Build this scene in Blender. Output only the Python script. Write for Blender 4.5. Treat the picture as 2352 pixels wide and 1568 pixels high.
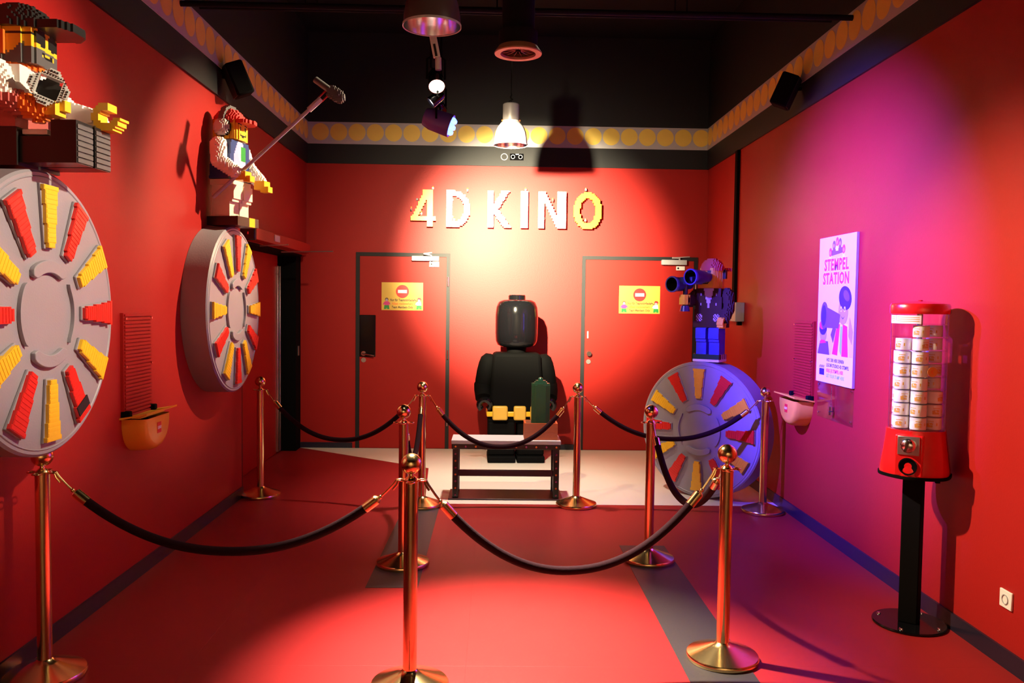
import bpy, math, random
import numpy as np
from mathutils import Vector, Matrix, Euler
random.seed(7)
for o in list(bpy.data.objects): bpy.data.objects.remove(o)
SC = bpy.context.scene
COL = SC.collection
V = Vector
PI = math.pi

# ------------------------------------------------------------------ camera, world, exposure
cam_d = bpy.data.cameras.new('camera'); cam = bpy.data.objects.new('camera', cam_d); COL.objects.link(cam)
SC.camera = cam
cam_d.sensor_fit = 'HORIZONTAL'; cam_d.sensor_width = 36.0; cam_d.lens = 1882 / 2352 * 36
cam_d.clip_start = .05
P_, YAW, ROLL = .0466, .0231, .0132
fwd = V((math.sin(YAW)*math.cos(P_), math.cos(YAW)*math.cos(P_), -math.sin(P_)))
rgt = V((math.cos(YAW), -math.sin(YAW), 0)); up = rgt.cross(fwd)
r2 = rgt*math.cos(ROLL) + up*math.sin(ROLL); u2 = up*math.cos(ROLL) - rgt*math.sin(ROLL)
M = Matrix((r2, u2, -fwd)).transposed().to_4x4(); M.translation = V((0, 0, 1.58)); cam.matrix_world = M
w = bpy.data.worlds.new('world'); SC.world = w; w.use_nodes = True
w.node_tree.nodes['Background'].inputs[0].default_value = (.01, .006, .008, 1)
w.node_tree.nodes['Background'].inputs[1].default_value = .3
SC.view_settings.view_transform = 'Standard'
try: SC.view_settings.look = 'None'
except Exception: pass
SC.view_settings.exposure = 0.0; SC.view_settings.gamma = 1.0
SC.view_settings.use_curve_mapping = False

# light settings of the lamps that hang in the room and the added lobby lamp (each lamp is linked in its own builder below)
LIGHTS = {
    'wall_hot':  dict(e=7600, c=(1, .86, .55), size=46, blend=1.0),
    'wall_wide': dict(e=520, c=(1, .82, .52), size=88, blend=1.0),
    'floor':     dict(e=2700, c=(1, .80, .62), size=56, blend=1.0),
    'right':     dict(e=800, c=(1, .78, .48), size=60, blend=1.0),
    'left_mid':  dict(e=1400, c=(1, .80, .48), size=34, blend=.7),
    'left_near': dict(e=480, c=(1, .82, .55), size=50, blend=.6),
    'left':      dict(e=25, c=(1, .80, .60), size=90, blend=1.),
    'violet':    dict(e=5200, c=(.10, .06, 1.0), size=70, blend=1.0),
    'pend':      dict(e=30, c=(1, .86, .70), size=74, blend=.9),
    'lobby_bounce':  dict(e=700, c=(1, .82, .60), size=130, blend=.6),
}
XL, XR, YB, YF, HR, HC = -2.0, 2.285, 8.81, 2.2, 3.035, 4.4

# ------------------------------------------------------------------ materials
MATS = {}
def mat(name, col, rough=.5, metal=0., spec=.5, var=.06, scale=9., bump=0., bscale=60., emit=None, es=0., coat=0.):
    if name in MATS: return MATS[name]
    m = bpy.data.materials.new(name); m.use_nodes = True
    nt = m.node_tree; b = nt.nodes['Principled BSDF']
    b.inputs['Roughness'].default_value = rough; b.inputs['Metallic'].default_value = metal
    b.inputs['Specular IOR Level'].default_value = spec
    if coat: b.inputs['Coat Weight'].default_value = coat; b.inputs['Coat Roughness'].default_value = .12
    tc = nt.nodes.new('ShaderNodeTexCoord')
    no = nt.nodes.new('ShaderNodeTexNoise'); no.inputs['Scale'].default_value = scale; no.inputs['Detail'].default_value = 4
    nt.links.new(tc.outputs['Object'], no.inputs['Vector'])
    mx = nt.nodes.new('ShaderNodeMix'); mx.data_type = 'RGBA'
    mx.inputs[6].default_value = (*[c*(1-var) for c in col], 1); mx.inputs[7].default_value = (*[min(1, c*(1+var)) for c in col], 1)
    nt.links.new(no.outputs['Fac'], mx.inputs[0]); nt.links.new(mx.outputs[2], b.inputs['Base Color'])
    if bump:
        n2 = nt.nodes.new('ShaderNodeTexNoise'); n2.inputs['Scale'].default_value = bscale; n2.inputs['Detail'].default_value = 3
        nt.links.new(tc.outputs['Object'], n2.inputs['Vector'])
        bp = nt.nodes.new('ShaderNodeBump'); bp.inputs['Strength'].default_value = bump; bp.inputs['Distance'].default_value = .002
        nt.links.new(n2.outputs['Fac'], bp.inputs['Height']); nt.links.new(bp.outputs[0], b.inputs['Normal'])
    if emit:
        b.inputs['Emission Color'].default_value = (*emit, 1); b.inputs['Emission Strength'].default_value = es
    MATS[name] = m; return m
def ridged(name, col, axis='Z', scale=80., rough=.35, strength=.6):
    m = mat(name, col, rough); nt = m.node_tree; b = nt.nodes['Principled BSDF']
    tc = nt.nodes.new('ShaderNodeTexCoord'); wv = nt.nodes.new('ShaderNodeTexWave'); wv.bands_direction = axis
    wv.inputs['Scale'].default_value = scale; nt.links.new(tc.outputs['Object'], wv.inputs['Vector'])
    bp = nt.nodes.new('ShaderNodeBump'); bp.inputs['Strength'].default_value = strength; bp.inputs['Distance'].default_value = .003
    nt.links.new(wv.outputs['Fac'], bp.inputs['Height']); nt.links.new(bp.outputs[0], b.inputs['Normal'])
    return m
def clear(name, tint=(1, 1, 1), refl=.12):
    m = bpy.data.materials.new(name); m.use_nodes = True; nt = m.node_tree; nt.nodes.clear()
    out = nt.nodes.new('ShaderNodeOutputMaterial'); mx = nt.nodes.new('ShaderNodeMixShader')
    t = nt.nodes.new('ShaderNodeBsdfTransparent'); t.inputs[0].default_value = (*tint, 1)
    g = nt.nodes.new('ShaderNodeBsdfGlossy'); g.inputs['Roughness'].default_value = .06
    lw = nt.nodes.new('ShaderNodeLayerWeight'); lw.inputs[0].default_value = .5
    pw = nt.nodes.new('ShaderNodeMath'); pw.operation = 'POWER'; pw.inputs[1].default_value = 2.5
    ml = nt.nodes.new('ShaderNodeMath'); ml.operation = 'MULTIPLY_ADD'; ml.inputs[1].default_value = .55; ml.inputs[2].default_value = .035
    nt.links.new(lw.outputs['Facing'], pw.inputs[0]); nt.links.new(pw.outputs[0], ml.inputs[0]); nt.links.new(ml.outputs[0], mx.inputs[0]); nt.links.new(t.outputs[0], mx.inputs[1]); nt.links.new(g.outputs[0], mx.inputs[2])
    nt.links.new(mx.outputs[0], out.inputs[0]); MATS[name] = m; return m
RED = mat('red wall paint', (.345, .0120, .0100), .48, spec=.25, var=.05, scale=3., bump=.25, bscale=90)
DRED = mat('red door paint', (.33, .0120, .0085), .5, spec=.2, var=.04, scale=2.5, bump=.15, bscale=70)
BLACK = mat('black paint', (.012, .012, .014), .55, spec=.3, bump=.2)
CEIL = mat('ceiling black', (.006, .006, .008), .8, spec=.15)
BLKG = mat('black gloss', (.004, .004, .005), .10, spec=.35)
BLKM = mat('black matte', (.004, .004, .004), .75, spec=.05)
BASE = mat('dark blue black skirting', (.012, .012, .028), .35)
BAND = mat('grey film band', (.42, .40, .42), .5)
DISC = mat('yellow disc film', (.78, .56, .10), .45)
WHITE = mat('white plastic', (.82, .80, .78), .35)
GREYM = mat('grey wheel paint', (.28, .26, .31), .45, var=.08, scale=5., bump=.3, bscale=120)
GREYP = mat('grey plastic', (.42, .42, .45), .4)
LGREY = mat('light grey brick', (.55, .55, .55), .35)
DGREY = mat('dark grey brick', (.10, .095, .10), .35)
BRASS = mat('polished brass', (.82, .61, .28), .19, metal=1., var=.05, scale=6.)
CHROME = mat('chrome', (.75, .75, .77), .15, metal=1.)
ALU = mat('brushed aluminium', (.60, .58, .57), .32, metal=1.)
ROPE = mat('black velvet', (.020, .006, .009), .9, spec=.1, var=.3, scale=120., bump=.5, bscale=250)
BR_RED = mat('red bricks', (.68, .020, .014), .33, var=.06, scale=40)
BR_YEL = mat('yellow bricks', (.86, .50, .022), .33, var=.06, scale=40)
SKINY = mat('yellow brick skin', (.86, .50, .03), .33, var=.05, scale=30)
TAN = mat('white cream bricks', (.80, .70, .56), .38, var=.06, scale=30)
BWHITE = mat('white bricks', (.86, .80, .76), .36, var=.05, scale=30)
BBLUE = mat('blue vest bricks', (.018, .045, .20), .35, var=.1, scale=30)
JBLUE = mat('bright blue bricks', (.035, .06, .62), .35, var=.1, scale=30)
LAV = mat('lavender bricks', (.50, .42, .72), .35, var=.1, scale=30)
GRN = mat('green bricks', (.02, .28, .05), .35)
DGRN = mat('dark green bricks', (.006, .055, .028), .3)
BROWN = mat('dark brown bricks', (.045, .016, .012), .55, spec=.2, var=.15, scale=25)
CAPR = mat('red cap bricks', (.55, .010, .010), .42, var=.08, scale=30)
BLKB = mat('black bricks', (.014, .013, .013), .3)
ORNG = ridged('orange bricks', (.42, .07, .012), 'Z', 60.)
ORN2 = mat('orange sleeve', (.75, .16, .02), .35)
PINK_SHADE = mat('white bricks in reddish shade', (.45, .10, .09), .4)  # reddish shade on the white shirt, put into the colour
BINY = mat('yellow bin plastic', (.85, .44, .045), .25, var=.03)
MREDP = mat('vending red enamel', (.62, .010, .012), .22, coat=.4)
PAPER = mat('paper label', (.84, .80, .72), .5)
GOLDP = mat('gold print', (.70, .36, .06), .5)
BROWNP = mat('brown print', (.13, .06, .02), .5)
SIGNY = mat('yellow sign', (.68, .43, .06), .4, var=.03)
SIGNR = mat('sign red', (.72, .02, .02), .4)
POSTER = mat('poster grey', (.58, .58, .60), .45, var=.03)
PMAG = mat('poster magenta', (.62, .03, .22), .45)
PVIO = mat('poster violet', (.13, .07, .42), .45)
PBLU = mat('poster dark blue', (.03, .02, .20), .45)
PSKIN = mat('poster skin', (.40, .30, .42), .45)
PTEAL = mat('poster teal', (.25, .62, .62), .45)
ORP = mat('orange print', (.80, .20, .02), .5)
PLUM = mat('bench plum black', (.035, .010, .018), .4)
BGREY = mat('bench grey top', (.45, .43, .47), .45)
BULB1 = mat('amber stud', (.75, .16, .03), .3)
BULB2 = mat('plum stud', (.30, .03, .10), .3)
CLEAR = clear('clear acrylic', (.96, .96, .97), .10)
LENSW = mat('lit warm lens', (1, 1, 1), .3, emit=(1, .88, .66), es=60)
LENSC = mat('lit white lens', (1, 1, 1), .3, emit=(.9, .82, 1), es=14)
LENSB = mat('lit blue led', (.2, .3, 1), .3, emit=(.12, .20, 1), es=5)
REFL = mat('lamp reflector', (.85, .80, .80), .16, metal=1.)
FLG = mat('grey lane strip', (.026, .023, .024), .5, bump=.3)

def floor_material(name, col, rough, grid, seam):
    m = mat(name, col, rough, spec=.22, var=.07, scale=2.2); nt = m.node_tree; b = nt.nodes['Principled BSDF']
    tc = nt.nodes.new('ShaderNodeTexCoord'); br = nt.nodes.new('ShaderNodeTexBrick'); br.offset = 0
    br.inputs['Scale'].default_value = 1; br.inputs['Mortar Size'].default_value = .0025; br.inputs['Mortar Smooth'].default_value = .3
    br.inputs['Brick Width'].default_value = grid; br.inputs['Row Height'].default_value = grid
    mp = nt.nodes.new('ShaderNodeMapping'); mp.inputs['Location'].default_value = (.1, .1, 0)
    nt.links.new(tc.outputs['Object'], mp.inputs[0]); nt.links.new(mp.outputs[0], br.inputs['Vector'])
    bp = nt.nodes.new('ShaderNodeBump'); bp.inputs['Strength'].default_value = seam; bp.inputs['Distance'].default_value = .001; bp.invert = True
    n2 = nt.nodes.new('ShaderNodeTexNoise'); n2.inputs['Scale'].default_value = 220; nt.links.new(tc.outputs['Object'], n2.inputs['Vector'])
    ad = nt.nodes.new('ShaderNodeMath'); ad.operation = 'MULTIPLY_ADD'; ad.inputs[1].default_value = .25
    nt.links.new(n2.outputs['Fac'], ad.inputs[0]); nt.links.new(br.outputs['Fac'], ad.inputs[2])
    nt.links.new(ad.outputs[0], bp.inputs['Height']); nt.links.new(bp.outputs[0], b.inputs['Normal'])
    return m
FRED = floor_material('red vinyl floor', (.30, .017, .018), .42, 1.2, .5)
FWHT = floor_material('white vinyl floor', (.80, .74, .64), .36, .6, .5)

# ------------------------------------------------------------------ helpers
def tag(o, label=None, cat=None, group=None, kind=None):
    if label: o['label'] = label
    if cat: o['category'] = cat
    if group: o['group'] = group
    if kind: o['kind'] = kind
    return o
def thing(name, label, cat, loc=(0, 0, 0), rz=0, group=None):
    o = bpy.data.objects.new(name, None); COL.objects.link(o); o.location = loc; o.rotation_euler = (0, 0, rz)
    o.empty_display_size = .1
    return tag(o, label, cat, group)
def frame_of(a, b):
    d = (V(b) - V(a)); L = d.length; d = d.normalized()
    h = V((0, 0, 1)) if abs(d.z) < .95 else V((1, 0, 0))
    x = h.cross(d).normalized(); y = d.cross(x)
    return d, x, y, L
class MB:
    def __init__(s): s.v = []; s.f = []; s.mi = []; s.cur = 0
    def add(s, vs, fs):
        n = len(s.v); s.v.extend([tuple(q) for q in vs]); s.f.extend([tuple(i+n for i in q) for q in fs]); s.mi.extend([s.cur]*len(fs)); return s
    def box(s, x0, x1, y0, y1, z0, z1):
        vs = [(x, y, z) for z in (z0, z1) for y in (y0, y1) for x in (x0, x1)]
        return s.add(vs, [(0, 2, 3, 1), (4, 5, 7, 6), (0, 1, 5, 4), (2, 6, 7, 3), (0, 4, 6, 2), (1, 3, 7, 5)])
    def obox(s, c, sz, R):
        vs = [V(c) + R @ V((x*sz[0]/2, y*sz[1]/2, z*sz[2]/2)) for z in (-1, 1) for y in (-1, 1) for x in (-1, 1)]
        return s.add(vs, [(0, 2, 3, 1), (4, 5, 7, 6), (0, 1, 5, 4), (2, 6, 7, 3), (0, 4, 6, 2), (1, 3, 7, 5)])
    def lathe(s, prof, a=(0, 0, 0), d=(0, 0, 1), n=32):
        # profile of (radius, height along d); r == 0 closes
        d_, x, y, L = frame_of(a, V(a)+V(d)); a = V(a); rings = []
        base = len(s.v)
        vs = []; idx = []
        for r, h in prof:
            if r < 1e-6: idx.append([len(vs)]); vs.append(a+d_*h)
            else:
                idx.append(list(range(len(vs), len(vs)+n)))
                vs.extend([a+d_*h+x*(r*math.cos(2*PI*k/n))+y*(r*math.sin(2*PI*k/n)) for k in range(n)])
        fs = []
        for A, B in zip(idx[:-1], idx[1:]):
            for k in range(n):
                k2 = (k+1) % n
                if len(A) == 1 and len(B) == 1: continue
                if len(A) == 1: fs.append((A[0], B[k2], B[k]))
                elif len(B) == 1: fs.append((A[k], A[k2], B[0]))
                else: fs.append((A[k], A[k2], B[k2], B[k]))
        return s.add(vs, fs)
    def cyl(s, a, b, r, r1=None, n=20):
        L = (V(b)-V(a)).length; r1 = r if r1 is None else r1
        return s.lathe([(0, 0), (r, 0), (r1, L), (0, L)], a, V(b)-V(a), n)
    def ball(s, c, r, n=20, sz=1.):
        return s.lathe([(r*math.sin(PI*k/12), -r*sz*math.cos(PI*k/12)) for k in range(13)], c, (0, 0, 1), n)
    def tube(s, pts, r, n=12):
        pts = [V(p) for p in pts]; vs = []; fs = []; px = None
        for i, p in enumerate(pts):
            t = (pts[min(i+1, len(pts)-1)]-pts[max(i-1, 0)]).normalized()
            if px is None: px = (V((0, 0, 1)) if abs(t.z) < .9 else V((1, 0, 0))).cross(t).normalized()
            px = (px - t*px.dot(t)).normalized(); py = t.cross(px)
            vs.extend([p+px*(r*math.cos(2*PI*k/n))+py*(r*math.sin(2*PI*k/n)) for k in range(n)])
        for i in range(len(pts)-1):
            for k in range(n): fs.append((i*n+k, i*n+(k+1) % n, (i+1)*n+(k+1) % n, (i+1)*n+k))
        fs.append(tuple(range(n-1, -1, -1))); fs.append(tuple(range((len(pts)-1)*n, len(pts)*n)))
        return s.add(vs, fs)
    def prism(s, poly, o, ux, uy, depth):
        # polygon in plane (o, ux, uy), extruded along ux x uy by depth
        o, ux, uy = V(o), V(ux), V(uy); nrm = ux.cross(uy).normalized(); n = len(poly)
        a = [o+ux*p[0]+uy*p[1] for p in poly]; b = [p+nrm*depth for p in a]
        return s.add(a+b, [tuple(range(n-1, -1, -1)), tuple(range(n, 2*n))]+[(k, (k+1) % n, n+(k+1) % n, n+k) for k in range(n)])
    def build(s, name, m, parent=None, smooth=35, bevel=0):
        me = bpy.data.meshes.new(name); me.from_pydata(s.v, [], s.f)
        ms = m if isinstance(m, (list, tuple)) else [m]
        for q in ms: me.materials.append(q)
        if len(ms) > 1: me.polygons.foreach_set('material_index', s.mi)
        me.update()
        if smooth: me.shade_smooth(); me.set_sharp_from_angle(angle=math.radians(smooth))
        o = bpy.data.objects.new(name, me); COL.objects.link(o)
        if parent: o.parent = parent
        if bevel:
            bv = o.modifiers.new('bevel', 'BEVEL'); bv.width = bevel; bv.segments = 2; bv.limit_method = 'ANGLE'
        return o
def inst(src, name, parent=None, mtx=None):
    o = bpy.data.objects.new(name, src.data); COL.objects.link(o)
    if parent: o.parent = parent
    if mtx is not None: o.matrix_local = mtx
    return o
def vox(name, fn, lo, hi, s, mats, parent=None):
    # brick-built piece: fn(x, y, z) -> 0 empty, k = material k-1; cells of size s
    s = np.array(s if hasattr(s, '__len__') else (s, s, s), float); lo = np.array(lo, float); hi = np.array(hi, float)
    n = np.maximum(1, np.ceil((hi-lo)/s).astype(int))
    ax = [lo[i]+s[i]*(np.arange(n[i])+.5) for i in range(3)]
    X, Y, Z = np.meshgrid(*ax, indexing='ij')
    G = np.zeros(n+2, int); G[1:-1, 1:-1, 1:-1] = fn(X, Y, Z)
    vs = []; mi = []
    quad = {0: [(0, 0), (1, 0), (1, 1), (0, 1)]}
    for a in range(3):
        u, v_ = (a+1) % 3, (a+2) % 3
        for sg in (1, -1):
            F = (G > 0) & (np.roll(G, -sg, axis=a) == 0)
            I = np.argwhere(F)
            if not len(I): continue
            base = lo+(I-1)*s
            Q = np.repeat(base[:, None, :], 4, axis=1)
            order = [(0, 0), (1, 0), (1, 1), (0, 1)] if sg == 1 else [(0, 0), (0, 1), (1, 1), (1, 0)]
            for k, (p, q) in enumerate(order):
                Q[:, k, u] += p*s[u]; Q[:, k, v_] += q*s[v_]
                if sg == 1: Q[:, k, a] += s[a]
            vs.append(Q.reshape(-1, 3)); mi.append(G[tuple(I.T)]-1)
    vs = np.concatenate(vs); mi = np.concatenate(mi)
    q = np.round((vs-lo)/s*2).astype(np.int64); key = (q[:, 0]*100003+q[:, 1])*100003+q[:, 2]
    _, first, inv = np.unique(key, return_index=True, return_inverse=True)
    me = bpy.data.meshes.new(name); me.from_pydata(vs[first].tolist(), [], inv.reshape(-1, 4).tolist())
    for m in mats: me.materials.append(m)
    me.polygons.foreach_set('material_index', mi.astype(np.int32)); me.update()
    o = bpy.data.objects.new(name, me); COL.objects.link(o)
    if parent: o.parent = parent
    return o
def lettering(txt, size, mtx, m, name='lettering', parent=None, bold=0., ext=.001, align='CENTER', sx=1.):
    c = bpy.data.curves.new(name, 'FONT'); c.body = txt; c.size = size; c.extrude = ext; c.offset = bold; c.align_x = align; c.resolution_u = 2; c.space_character = 1.12 if bold > .003 else 1.04
    t = bpy.data.objects.new(name, c); COL.objects.link(t)
    me = bpy.data.meshes.new_from_object(t.evaluated_get(bpy.context.evaluated_depsgraph_get())); bpy.data.objects.remove(t)
    me.name = name; me.materials.clear(); me.materials.append(m)
    o = bpy.data.objects.new(name, me); COL.objects.link(o)
    if parent: o.parent = parent
    o.matrix_local = mtx @ Matrix.Diagonal((sx, 1, 1, 1)); return o
def plane_mtx(o, ux, uy):
    ux, uy = V(ux).normalized(), V(uy).normalized(); n = ux.cross(uy)
    m = Matrix((ux, uy, n)).transposed().to_4x4(); m.translation = V(o); return m
def struct(o, label=None): o['kind'] = 'structure'; return o
def spot(key, loc, target, radius=.04, parent=None, scale=1.):
    d = LIGHTS[key]; l = bpy.data.lights.new(key+'_beam', 'SPOT'); l.energy = d['e']*scale; l.color = d['c']
    l.spot_size = math.radians(d['size']); l.spot_blend = d['blend']; l.shadow_soft_size = radius
    o = bpy.data.objects.new(key+'_beam', l); COL.objects.link(o)
    dr = (V(target)-V(loc)).normalized(); o.matrix_world = dr.to_track_quat('-Z', 'Y').to_matrix().to_4x4()
    o.location = V(loc); return o

# ------------------------------------------------------------------ the room
fl = struct(MB().box(-4.4, 4.6, -3.2, YB+.1, -.1, 0).build('floor', FRED, smooth=0))
T = .0015
poly = [(-2.06, 8.80), (-1.80, 8.62), (-.60, 7.76), (-.52, 6.38), (2.284, 6.38), (2.284, 8.80)]
MB().prism(poly, (0, 0, -.005), (1, 0, 0), (0, 1, 0), .005+T).build('white_floor_area', FWHT, fl, smooth=0)
MB().prism([(-.69, 4.475), (-.40, 4.475), (-.40, 6.30), (-.67, 6.30)], (0, 0, -.005), (1, 0, 0), (0, 1, 0), .005+T*1.4).build('lane_strip', FLG, fl, smooth=0)
MB().prism([(.845, 1.2), (1.14, 1.2), (1.14, 5.295), (.845, 5.295)], (0, 0, -.005), (1, 0, 0), (0, 1, 0), .005+T*1.4).build('lane_strip', FLG, fl, smooth=0)
struct(MB().box(-4.4, 4.6, -3.2, YB+.1, HC, HC+.1).build('ceiling', CEIL, smooth=0))
struct(MB().box(XL-.4, XR+.1, YB, YB+.1, 0, HC).build('wall_back', RED, smooth=0))
struct(MB().box(XR, XR+.1, YF, YB, 0, HC).build('wall_right', RED, smooth=0))
wl = struct(MB().box(XL-.4, XL, YF, 6.56, 0, HC).box(XL-.4, XL, 6.56, YB, 2.055, HC).build('wall_left', RED, smooth=0))
# unseen beige lobby behind the camera, added for the reflections in the brass
LOB = mat('added beige lobby wall', (.52, .43, .28), .6)
struct(MB().box(-4.4, 4.6, -3.2, -3.1, 0, HC).box(-4.4, -4.3, -3.1, 2.2, 0, HC).box(4.5, 4.6, -3.1, 2.2, 0, HC).box(-4.3, XL, 2.12, 2.2, 0, HC).box(XR, 4.5, 2.12, 2.2, 0, HC).build('wall_front', LOB, smooth=0))
struct(MB().box(XL, XL+.012, YF, 6.56, 0, .085).build('baseboard_left', BASE, smooth=0))
struct(MB().box(XR-.012, XR, YF, YB, 0, .085).build('baseboard_right', BASE, smooth=0))
struct(MB().box(XL-.06, -1.505, YB-.012, YB, 0, .06).box(-.43, .90, YB-.012, YB, 0, .06).build('baseboard_back', BASE, smooth=0))
# frieze: black fascia with a grey film band of yellow discs on each of the three walls
disc_src = None
def frieze(n, o, ux, nrm, length, xs):
    global disc_src
    o, ux, nrm = V(o), V(ux), V(nrm)
    R = Matrix((ux, nrm, V((0, 0, 1)))).transposed()
    b = MB().obox(o+ux*length/2+nrm*.009+V((0, 0, (HR+HC)/2)), (length, .018, HC-HR), R)
    root = struct(b.build('trim_%d' % n, BLACK, smooth=0))
    MB().obox(o+ux*length/2+nrm*.020+V((0, 0, 3.352)), (length, .006, .228), R).build('grey_band', BAND, root, smooth=0)
    uy = V((0, 0, 1)) if ux.cross(V((0, 0, 1))).dot(nrm) > 0 else V((0, 0, -1))
    for x in xs:
        m = plane_mtx(o+ux*x+nrm*.0225+V((0, 0, 3.362)), ux, uy)
        if disc_src is None:
            disc_src = MB().lathe([(0, 0), (.090, 0), (.090, .003), (0, .003)], n=28).build('disc', DISC, root, smooth=0); disc_src.matrix_local = m
        else: inst(disc_src, 'disc', root, m)
frieze(1, (XL, YB, 0), (1, 0, 0), (0, -1, 0), XR-XL, [.151+.1925*k for k in range(22)])
frieze(2, (XL, YF, 0), (0, 1, 0), (1, 0, 0), YB-YF, [YB-YF-.13-.1925*k for k in range(30)])
frieze(3, (XR, YF, 0), (0, 1, 0), (-1, 0, 0), YB-YF, [YB-YF-.13-.1925*k for k in range(30)])
# dark conduits under the ceiling
for y, z, r in ((5.25, 3.42, .018), (5.6, 3.52, .012)):
    p = MB().cyl((-1.98, y, z), (XR-.02, y, z), r).build('ceiling_pipe', CEIL)
    for x in (-1.2, .0, 1.2): MB().cyl((x, y, z), (x, y, HC), .005, n=8).build('hanger', CEIL, p)
    tag(p, 'thicker black pipe running across under the dark ceiling' if r > .015 else 'thinner black pipe running across under the dark ceiling', 'pipe', 'ceiling pipes')

# ------------------------------------------------------------------ doors
def wall_door(n, x0, x1, z1, hinge_x):
    root = struct(MB().box(x0+.04, x1-.04, YB-.008, YB+.03, .006, z1-.04).build('door_%d' % n, DRED, smooth=0, bevel=.002))
    fr = MB().box(x0, x0+.04, YB-.016, YB+.02, 0, z1).box(x1-.04, x1, YB-.016, YB+.02, 0, z1).box(x0+.04, x1-.04, YB-.016, YB+.02, z1-.04, z1)
    fr.build('door_frame', BLACK, root, smooth=0)
    for z in (.30, 1.02, 1.80):
        MB().cyl((hinge_x, YB-.024, z-.05), (hinge_x, YB-.024, z+.05), .008, n=12).build('hinge', CHROME, root)
    return root
d1 = wall_door(1, -1.470, -.468, 2.103, -.488)
MB().box(-1.43, -1.258, YB-.012, YB, .985, 1.436).build('lock_panel', BLKG, d1, bevel=.008)
h = MB().cyl((-1.385, YB-.02, 1.022), (-1.385, YB-.012, 1.022), .026).tube([(-1.385, YB-.012, 1.022), (-1.385, YB-.06, 1.022), (-1.375, YB-.066, 1.021), (-1.265, YB-.066, 1.004)], .0095)
h.build('handle', CHROME, d1)
MB().cyl((-1.385, YB-.02, .952), (-1.385, YB-.006, .952), .025).build('lock_cylinder', ALU, d1)
c = MB().box(-.874, -.586, YB-.065, YB-.008, 2.018, 2.068).build('door_closer', WHITE, d1, bevel=.006)
MB().box(-.690, -.586, YB-.03, YB-.008, 1.955, 2.012).build('closer_plate', WHITE, c, bevel=.003)
MB().cyl((-.667, YB-.034, 1.985), (-.667, YB-.03, 1.985), .010).build('closer_screw', BLACK, c)
MB().tube([(-.66, YB-.07, 2.02), (-.665, YB-.10, 2.075), (-.745, YB-.075, 2.092)], .009, 8).tube([(-.745, YB-.075, 2.092), (-.665, YB-.03, 2.105)], .008, 8).build('closer_arm', GREYP, c)
d2 = wall_door(2, .944, 2.192, 2.098, 2.172)
c = MB().box(1.794, 2.064, YB-.065, YB-.008, 2.012, 2.066).build('door_closer', GREYP, d2, bevel=.006)
MB().box(1.958, 2.05, YB-.03, YB-.008, 1.956, 2.000).build('closer_plate', WHITE, c, bevel=.003)
MB().cyl((1.976, YB-.034, 1.978), (1.976, YB-.03, 1.978), .010).build('closer_screw', BLACK, c)
MB().tube([(1.985, YB-.05, 2.068), (1.985, YB-.06, 2.085), (1.90, YB-.09, 2.085)], .009, 8).tube([(1.90, YB-.09, 2.085), (2.10, YB-.02, 2.102)], .006, 8).build('closer_arm', GREYP, c)
MB().box(1.012, 1.024, YB-.014, YB-.006, 1.215, 1.29).build('slot_plate', WHITE, d2)
MB().cyl((1.032, YB-.05, 1.050), (1.032, YB-.006, 1.050), .027, .024).build('knob', CHROME, d2)
MB().cyl((1.030, YB-.02, .962), (1.030, YB-.006, .962), .025).build('lock_cylinder', ALU, d2)
# sliding door in the recess at the far end of the left wall
d3 = struct(MB().box(-2.27, -2.22, 6.60, 8.48, .006, 2.05).build('door_3', DRED, smooth=0))
MB().box(-2.30, -2.18, 6.56, 6.60, 0, 2.055).box(-2.03, -2.0, 6.556, 6.575, 0, 2.055).build('door_frame', BLACK, d3, smooth=0)
for y in (8.44, 8.52): MB().box(-2.225, -2.195, y-.022, y+.022, .02, 1.93).build('metal_edge_strip', ALU, d3, bevel=.004)
MB().box(-2.40, -2.06, 8.60, YB-.001, 0, 2.055).build('black_jamb', BLKM, d3, smooth=0)
MB().box(-2.30, -2.00, 6.60, 8.60, 2.035, 2.055).build('lintel_underside', BLKM, d3, smooth=0)
MB().box(-2.062, -2.05, 8.68, 8.71, 1.0, 1.10).build('strike_plate', ALU, d3)
ob = thing('door_operator', 'red boxed sliding door operator with black end above left recess', 'door operator', (XL, 6.55, 2.05))
MB().box(.001, .115, .02, 1.93, .01, .105).build('housing', DRED, ob, bevel=.004)
e = MB().box(.0, .118, -.03, .02, .0, .112).build('end_cap', BLKG, ob, bevel=.008)
MB().box(.058, .068, -.033, -.03, .045, .065).build('indicator', SIGNR, e)
MB().box(.115, .120, .55, .72, .035, .09).build('sensor_window', GREYP, ob)
for y, x1_, z in ((.45, .26, -.012), (1.15, .50, -.022)): MB().cyl((.02, y, z), (x1_, y, z+.012), .006, n=10).build('guard_rod', ALU, ob)

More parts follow.
